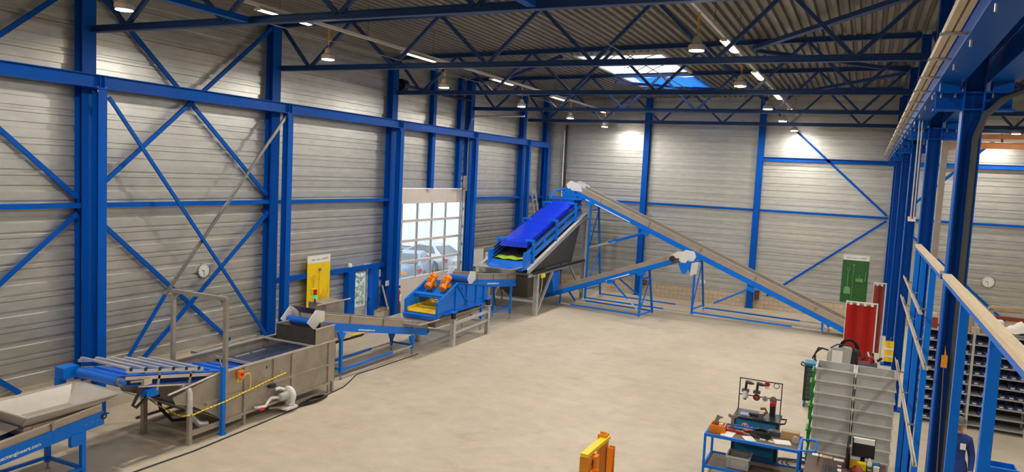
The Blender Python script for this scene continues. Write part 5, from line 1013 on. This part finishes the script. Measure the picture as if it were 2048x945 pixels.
# ================================================================ neighbouring bay: shelves, bins, worker
sh_ = thing('parts_shelving','long grey steel shelving filled with small parts bins','shelving',(2.9,20.2,0)); sx = [1.35,2.5,3.65,4.8]
for x in sx:
    for y in (20.0,20.45): MB().box(x-.025,x+.025,y-.025,y+.025,0,2.75 if x<3 else 2.3).build('upright','galvanised',sh_)
rowz = [.12+.235*k for k in range(9)]
for a,b in zip(sx[:-1],sx[1:]):
    for z in rowz+[2.25]: MB().box(a+.03,b-.03,20.0,20.48,z-.03,z).build('shelf_board','crate_grey',sh_)
MB().box(1.4,4.75,20.49,20.5,.05,2.3).build('dark_backing','dark_grey',sh_)  # dark sheet added behind the bins to darken the shelf interior
random.seed(21); bsrc = None; RN = ['lowest','second','third','fourth','fifth','sixth','seventh','eighth','ninth']; BN = {1.35:'left',2.5:'middle',3.65:'right'}
for a,b in zip(sx[:-1],sx[1:]):
    for r,z in enumerate(rowz[:-0 or None]):
        for k in range(6):
            if a > 2.4 and r in (0,) : continue
            if a > 2.4 and r == 1 and k > 1: continue
            if b > 4.5 and k > 2: continue
            if random.random() < .06: continue
            x0 = a+.05+.178*k; y0 = 20.02; bl2 = 'blue parts bin, '+ORD[k]+' place in the '+RN[r]+' row of the '+BN[a]+' shelving bay'
            if bsrc is None:
                bsrc = thing('parts_bin',bl2,'bin',(x0,y0,z),'parts bins on the shelving')
                MB().box(x0,x0+.16,y0,y0+.34,z+.001,z+.008).box(x0,x0+.008,y0+.08,y0+.34,z+.008,z+.12).box(x0+.152,x0+.16,y0+.08,y0+.34,z+.008,z+.12).box(x0+.008,x0+.152,y0+.332,y0+.34,z+.008,z+.12).box(x0,x0+.16,y0,y0+.008,z+.008,z+.05).build('shell','bin_blue',bsrc)
                MB().box(x0+.04,x0+.12,y0-.003,y0,z+.012,z+.04).build('label_card','paper',bsrc); MB().box(x0+.012,x0+.148,y0+.1,y0+.33,z+.01,z+.055).build('contents','steel',bsrc)
            else:
                c = copy_tree(bsrc); c.location = (x0,y0+random.uniform(0,.03),z); c['label'] = bl2
def carton(lab,x0,x1,y0,y1,z0,z1,m='cardboard',g='boxes on top of the shelving'):
    o = thing('carton',lab,'box',((x0+x1)/2,(y0+y1)/2,z0),g); MB().box(x0,x1,y0,y1,z0,z1).build('box',m,o); MB().box(x0-.001,x1+.001,(y0+y1)/2-.02,(y0+y1)/2+.02,z1,z1+.003).build('tape','rail_cream',o)
carton('tall brown carton on top of the shelving left of the upright',2.08,2.44,20.1,20.4,2.251,2.68); carton('brown carton on top of the shelving right of the upright',2.62,2.92,20.1,20.4,2.251,2.52); carton('flat white carton with red marks on the shelving',1.95,2.3,20.02,20.1,2.251,2.36,'paper'); carton('small cream carton on the shelving beside the upright',2.44,2.6,20.02,20.15,2.251,2.38,'rail_cream'); carton('red brown carton at the left end of the shelving',1.38,1.75,20.1,20.4,2.251,2.5,'red_brown'); carton('low cream carton at the left end of the shelving',1.42,1.72,20.12,20.38,2.504,2.6,'rail_cream')
tag(MB().lathe((1.5,20.25,2.604),(0,0,1),[(0,.1),(.08,.13),(.16,.1),(.2,.03)],12).build('green_sack','green_plastic'),'small green sack at the left end of the shelving','sack')
wb_ = MB(); rows = []
for j in range(9):
    y = 20.02+.44*j/8; rows.append([(2.95+1.3*i/20, y, 2.255+(.30+.05*math.sin(i*.9+j*.4)+.03*math.sin(i*2.1))*math.sin(math.pi*min(1,max(0,(j+.35)/8.7)))**.5*math.sin(math.pi*(i+.3)/20.6)**.4) for i in range(21)])
wb_.loft(rows,closed=False); tag(wb_.build('white_sheet_bundle','cloth_white',sharp=80),'bulky white plastic bundle on top of the shelving','bundle')
for k,(y,z,m) in enumerate(((30.5,1.45,'wood'),(30.6,1.55,'rail_cream'),(30.4,1.62,'wood'))): tag(MB().beam((4.15,y,z),(5.15,y+.1,z+.02),.12,.06).build('plank',m),ORD[k]+' plank from below on the rack under the right clock','plank','planks on the rack')
rk = thing('material_rack','dark material rack with planks under the right clock','rack',(4.65,30.5,0))
for x in (4.0,5.3): MB().box(x-.04,x+.04,30.2,30.28,0,1.4).box(x-.04,x+.04,30.8,30.88,0,1.4).box(x-.04,x+.04,30.2,30.88,1.36,1.41).build('end_frame','dark_grey',rk)
MB().box(3.9,5.4,30.2,30.26,1.2,1.34).build('front_rail','red_brown',rk); MB().box(3.95,5.35,30.25,30.85,.5,.54).build('shelf','wood',rk)
tag(MB().box(3.9,4.5,29.6,30.0,1.0,1.25).build('white_case','paper'),'long white case in front of the material rack','case')
tag(MB().box(3.85,4.6,29.55,30.05,0,.999).build('low_cupboard','dark_grey'),'low dark cupboard below the white case','cupboard')
bb = thing('blue_bin','blue open container on the floor at the lower right','container',(2.55,15.7,0)); MB().box(2.3,2.8,15.5,15.9,0,.02).box(2.3,2.32,15.5,15.9,.02,.6).box(2.78,2.8,15.5,15.9,.02,.6).box(2.32,2.78,15.5,15.52,.02,.6).box(2.32,2.78,15.88,15.9,.02,.6).build('shell','machine_blue',bb); MB().beam((2.28,15.49,.6),(2.82,15.49,.6),.03,.03).build('rim','machine_blue',bb)
# orange crane of the neighbouring bay
oc = thing('bridge_crane','orange bridge crane with white festoon rail in the neighbouring bay','crane',(6,30,7))
MB().hbeam((1.45,30.0,7.42),(11.8,30.0,7.42),.14,.16,.016,.012).build('rear_girder','crane_orange',oc); MB().hbeam((1.45,29.6,7.1),(11.8,29.6,7.1),.16,.2,.016,.012).build('front_girder','crane_orange',oc); MB().box(1.45,11.8,29.75,29.8,7.24,7.33).build('festoon_rail','white_paint',oc)
for k in range(14): MB().box(1.8+.7*k,1.86+.7*k,29.72,29.75,7.22,7.35).build('rail_joint','dark_grey',oc)
MB().box(1.16,1.42,29.3,30.3,7.14,7.3).build('end_truck','crane_orange',oc)
tag(MB().hbeam((1.2,33.2,7.85),(11.9,33.2,7.85),.12,.12,.012,.01).build('purlin_beam','roof_blue'),'grey blue beam above the orange crane','beam')
# strap, control box on the columns
sp_ = thing('lifting_strap','rust coloured strap hanging from a copper clamp on the nearest column','strap',(.97,9.8,2)); MB().box(.925,.985,9.80,9.83,3.42,3.56).build('clamp','orange_dark',sp_); MB().tube([(.955,9.81,3.55),(.95,9.81,3.68),(.965,9.81,3.55)],.008,5).build('hook','orange_dark',sp_); MB().beam((.955,9.815,3.42),(1.0,9.83,1.9),.06,.006,(1,0,0)).build('webbing','rust',sp_)
cx = thing('crane_control_box','white control box hanging on two conduits at the second crane row column','control box',(.75,15.0,4.9)); MB().box(.69,.81,14.97,15.08,4.90,4.98).build('box','white_paint',cx); MB().box(.74,.77,14.955,14.97,4.95,4.99).build('red_knob','red_plain',cx)
for x in (.735,.78): MB().cyl((x,15.05,4.98),(x,15.05,6.68),.012,6).build('conduit','galvanised',cx)
vt = thing('safety_vest','yellow safety vest with white stripes hanging on a crane row column','vest',(.80,20.5,1.2))
MB().loft([[(.70+.2*i/6,20.50+.02*math.sin(i*1.4+k),1.22+.13*k) for i in range(7)] for k in range(5)],closed=False).build('cloth','yellow',vt)
for z in (1.34,1.52): MB().prism([(.70,20.475,z),(.90,20.475,z),(.90,20.475,z+.05),(.70,20.475,z+.05)],(0,-.004,0)).build('stripe','paper',vt)
MB().tube([(.80,20.5,1.74),(.82,20.5,1.82),(.87,20.53,1.84)],.01,5).build('hook','steel',vt)
# worker
wk = thing('person','worker in a dark blue jacket and grey cap behind the partition studs','person',(1.66,14.1,0))
vs_, es_, rs_ = [], [], []
def jv(p,r,par=None):
    vs_.append(p); rs_.append(r); i = len(vs_)-1
    if par is not None: es_.append((par,i))
    return i
bx_,by_ = 1.66,14.1
pel = jv((bx_,by_,.96),.15); sp1 = jv((bx_,by_,1.12),.145,pel); sp2 = jv((bx_,by_-.01,1.30),.16,sp1); sp3 = jv((bx_,by_-.02,1.43),.13,sp2); nk = jv((bx_,by_-.035,1.53),.058,sp3); h1 = jv((bx_,by_-.07,1.60),.084,nk); h2 = jv((bx_,by_-.075,1.68),.100,h1); h3 = jv((bx_,by_-.065,1.74),.07,h2)
for s in (-1,1):
    hp_ = jv((bx_+s*.1,by_,.90),.1,pel); kn = jv((bx_+s*.11,by_-.02,.50),.07,hp_); an = jv((bx_+s*.12,by_+.02,.09),.05,kn); jv((bx_+s*.13,by_-.14,.04),.045,an)
    shd = jv((bx_+s*.17,by_-.02,1.42),.075,sp3); el = jv((bx_+s*.235,by_+.01,1.15),.058,shd); wr = jv((bx_+s*.225,by_-.10,.93),.042,el)
    pm = jv((bx_+s*.215,by_-.13,.875),.034,wr)
    for k,(dx,ln) in enumerate(((-.030,.070),(-.010,.080),(.010,.076),(.028,.062))):
        k1 = jv((bx_+s*.215+dx*.6,by_-.145+.25*dx,.845),.0105,pm); k2 = jv((bx_+s*.21+dx*.8,by_-.152,.845-ln*.55),.0095,k1); jv((bx_+s*.205+dx*.8,by_-.14,.845-ln),.0085,k2)
    t1 = jv((bx_+s*.19,by_-.165,.868),.012,pm); jv((bx_+s*.182,by_-.185,.832),.0095,t1)
me = bpy.data.meshes.new('body'); LW = V(LOC[wk.name]); me.from_pydata([(p[0]-LW.x,p[1]-LW.y,p[2]) for p in vs_],es_,[])
tmp = bpy.data.objects.new('tmp_body',me); COL.objects.link(tmp); tmp.modifiers.new('s','SKIN')
for i,r in enumerate(rs_): me.skin_vertices[0].data[i].radius = (r, r*(.72 if r>.12 else 1))
me.skin_vertices[0].data[0].use_root = True
ss = tmp.modifiers.new('u','SUBSURF'); ss.levels = 2; ss.render_levels = 2; bpy.context.view_layer.update()
bm_ = bpy.data.meshes.new_from_object(tmp.evaluated_get(bpy.context.evaluated_depsgraph_get())); bpy.data.objects.remove(tmp)
bm_.name = 'body'; bm_.materials.clear()
for n_ in ('denim','trouser','skin','black'): bm_.materials.append(M[n_])
for p in bm_.polygons:
    p.use_smooth = True; c = p.center; hand = c.z < .935 and abs(c.x) > .15 and c.z > .7 and c.y < -.085
    p.material_index = 2 if (c.z > 1.515 or hand) else (3 if c.z < .1 else (1 if c.z < .93 else 0))
bo_ = bpy.data.objects.new('body',bm_); COL.objects.link(bo_); bo_.parent = wk; LOC[bo_.name] = LW
hy = by_-.075
MB().lathe((bx_,hy+.01,1.70),(0,0,1),[(0,.103),(.03,.105),(.07,.09),(.10,.05),(.105,.01)],16).build('cap','cap_cloth',wk); MB().prism([(bx_-.075,hy-.08,1.70),(bx_+.075,hy-.08,1.70),(bx_+.055,hy-.165,1.685),(bx_-.055,hy-.165,1.685)],(0,0,.012)).build('cap_peak','cap_cloth',wk)
MB().lathe((bx_,hy-.085,1.645),(0,-1,-.3),[(0,.018),(.018,.014),(.03,.005)],8).build('nose','skin',wk)
for s in (-1,1): MB().lathe((bx_+s*.034,hy-.082,1.672),(0,-1,0),[(0,.009),(.005,.008),(.008,.003)],8).build('eye','black',wk); MB().lathe((bx_+s*.088,hy+.01,1.65),(s,0,0),[(0,.02),(.012,.024),(.018,.012)],8).build('ear','skin',wk)
MB().beam((bx_-.022,hy-.082,1.605),(bx_+.022,hy-.082,1.605),.008,.008).build('mouth','red_brown',wk); MB().box(bx_+.04,bx_+.12,by_-.152,by_-.142,1.28,1.38).build('chest_patch','paper',wk)
MB().loft([[(bx_+a*math.cos(t),by_-.005+b*math.sin(t),z) for t in [2*math.pi*j/20 for j in range(20)]] for z,a,b in ((.87,.198,.128),(.93,.196,.128),(1.02,.176,.118),(1.08,.15,.108))],cap=False).build('jacket_hem','denim',wk)
MB().tube([(bx_+.07*math.cos(t),by_-.035+.07*math.sin(t),1.515) for t in [2*math.pi*j/14 for j in range(15)]],.018,6).build('collar','denim',wk)
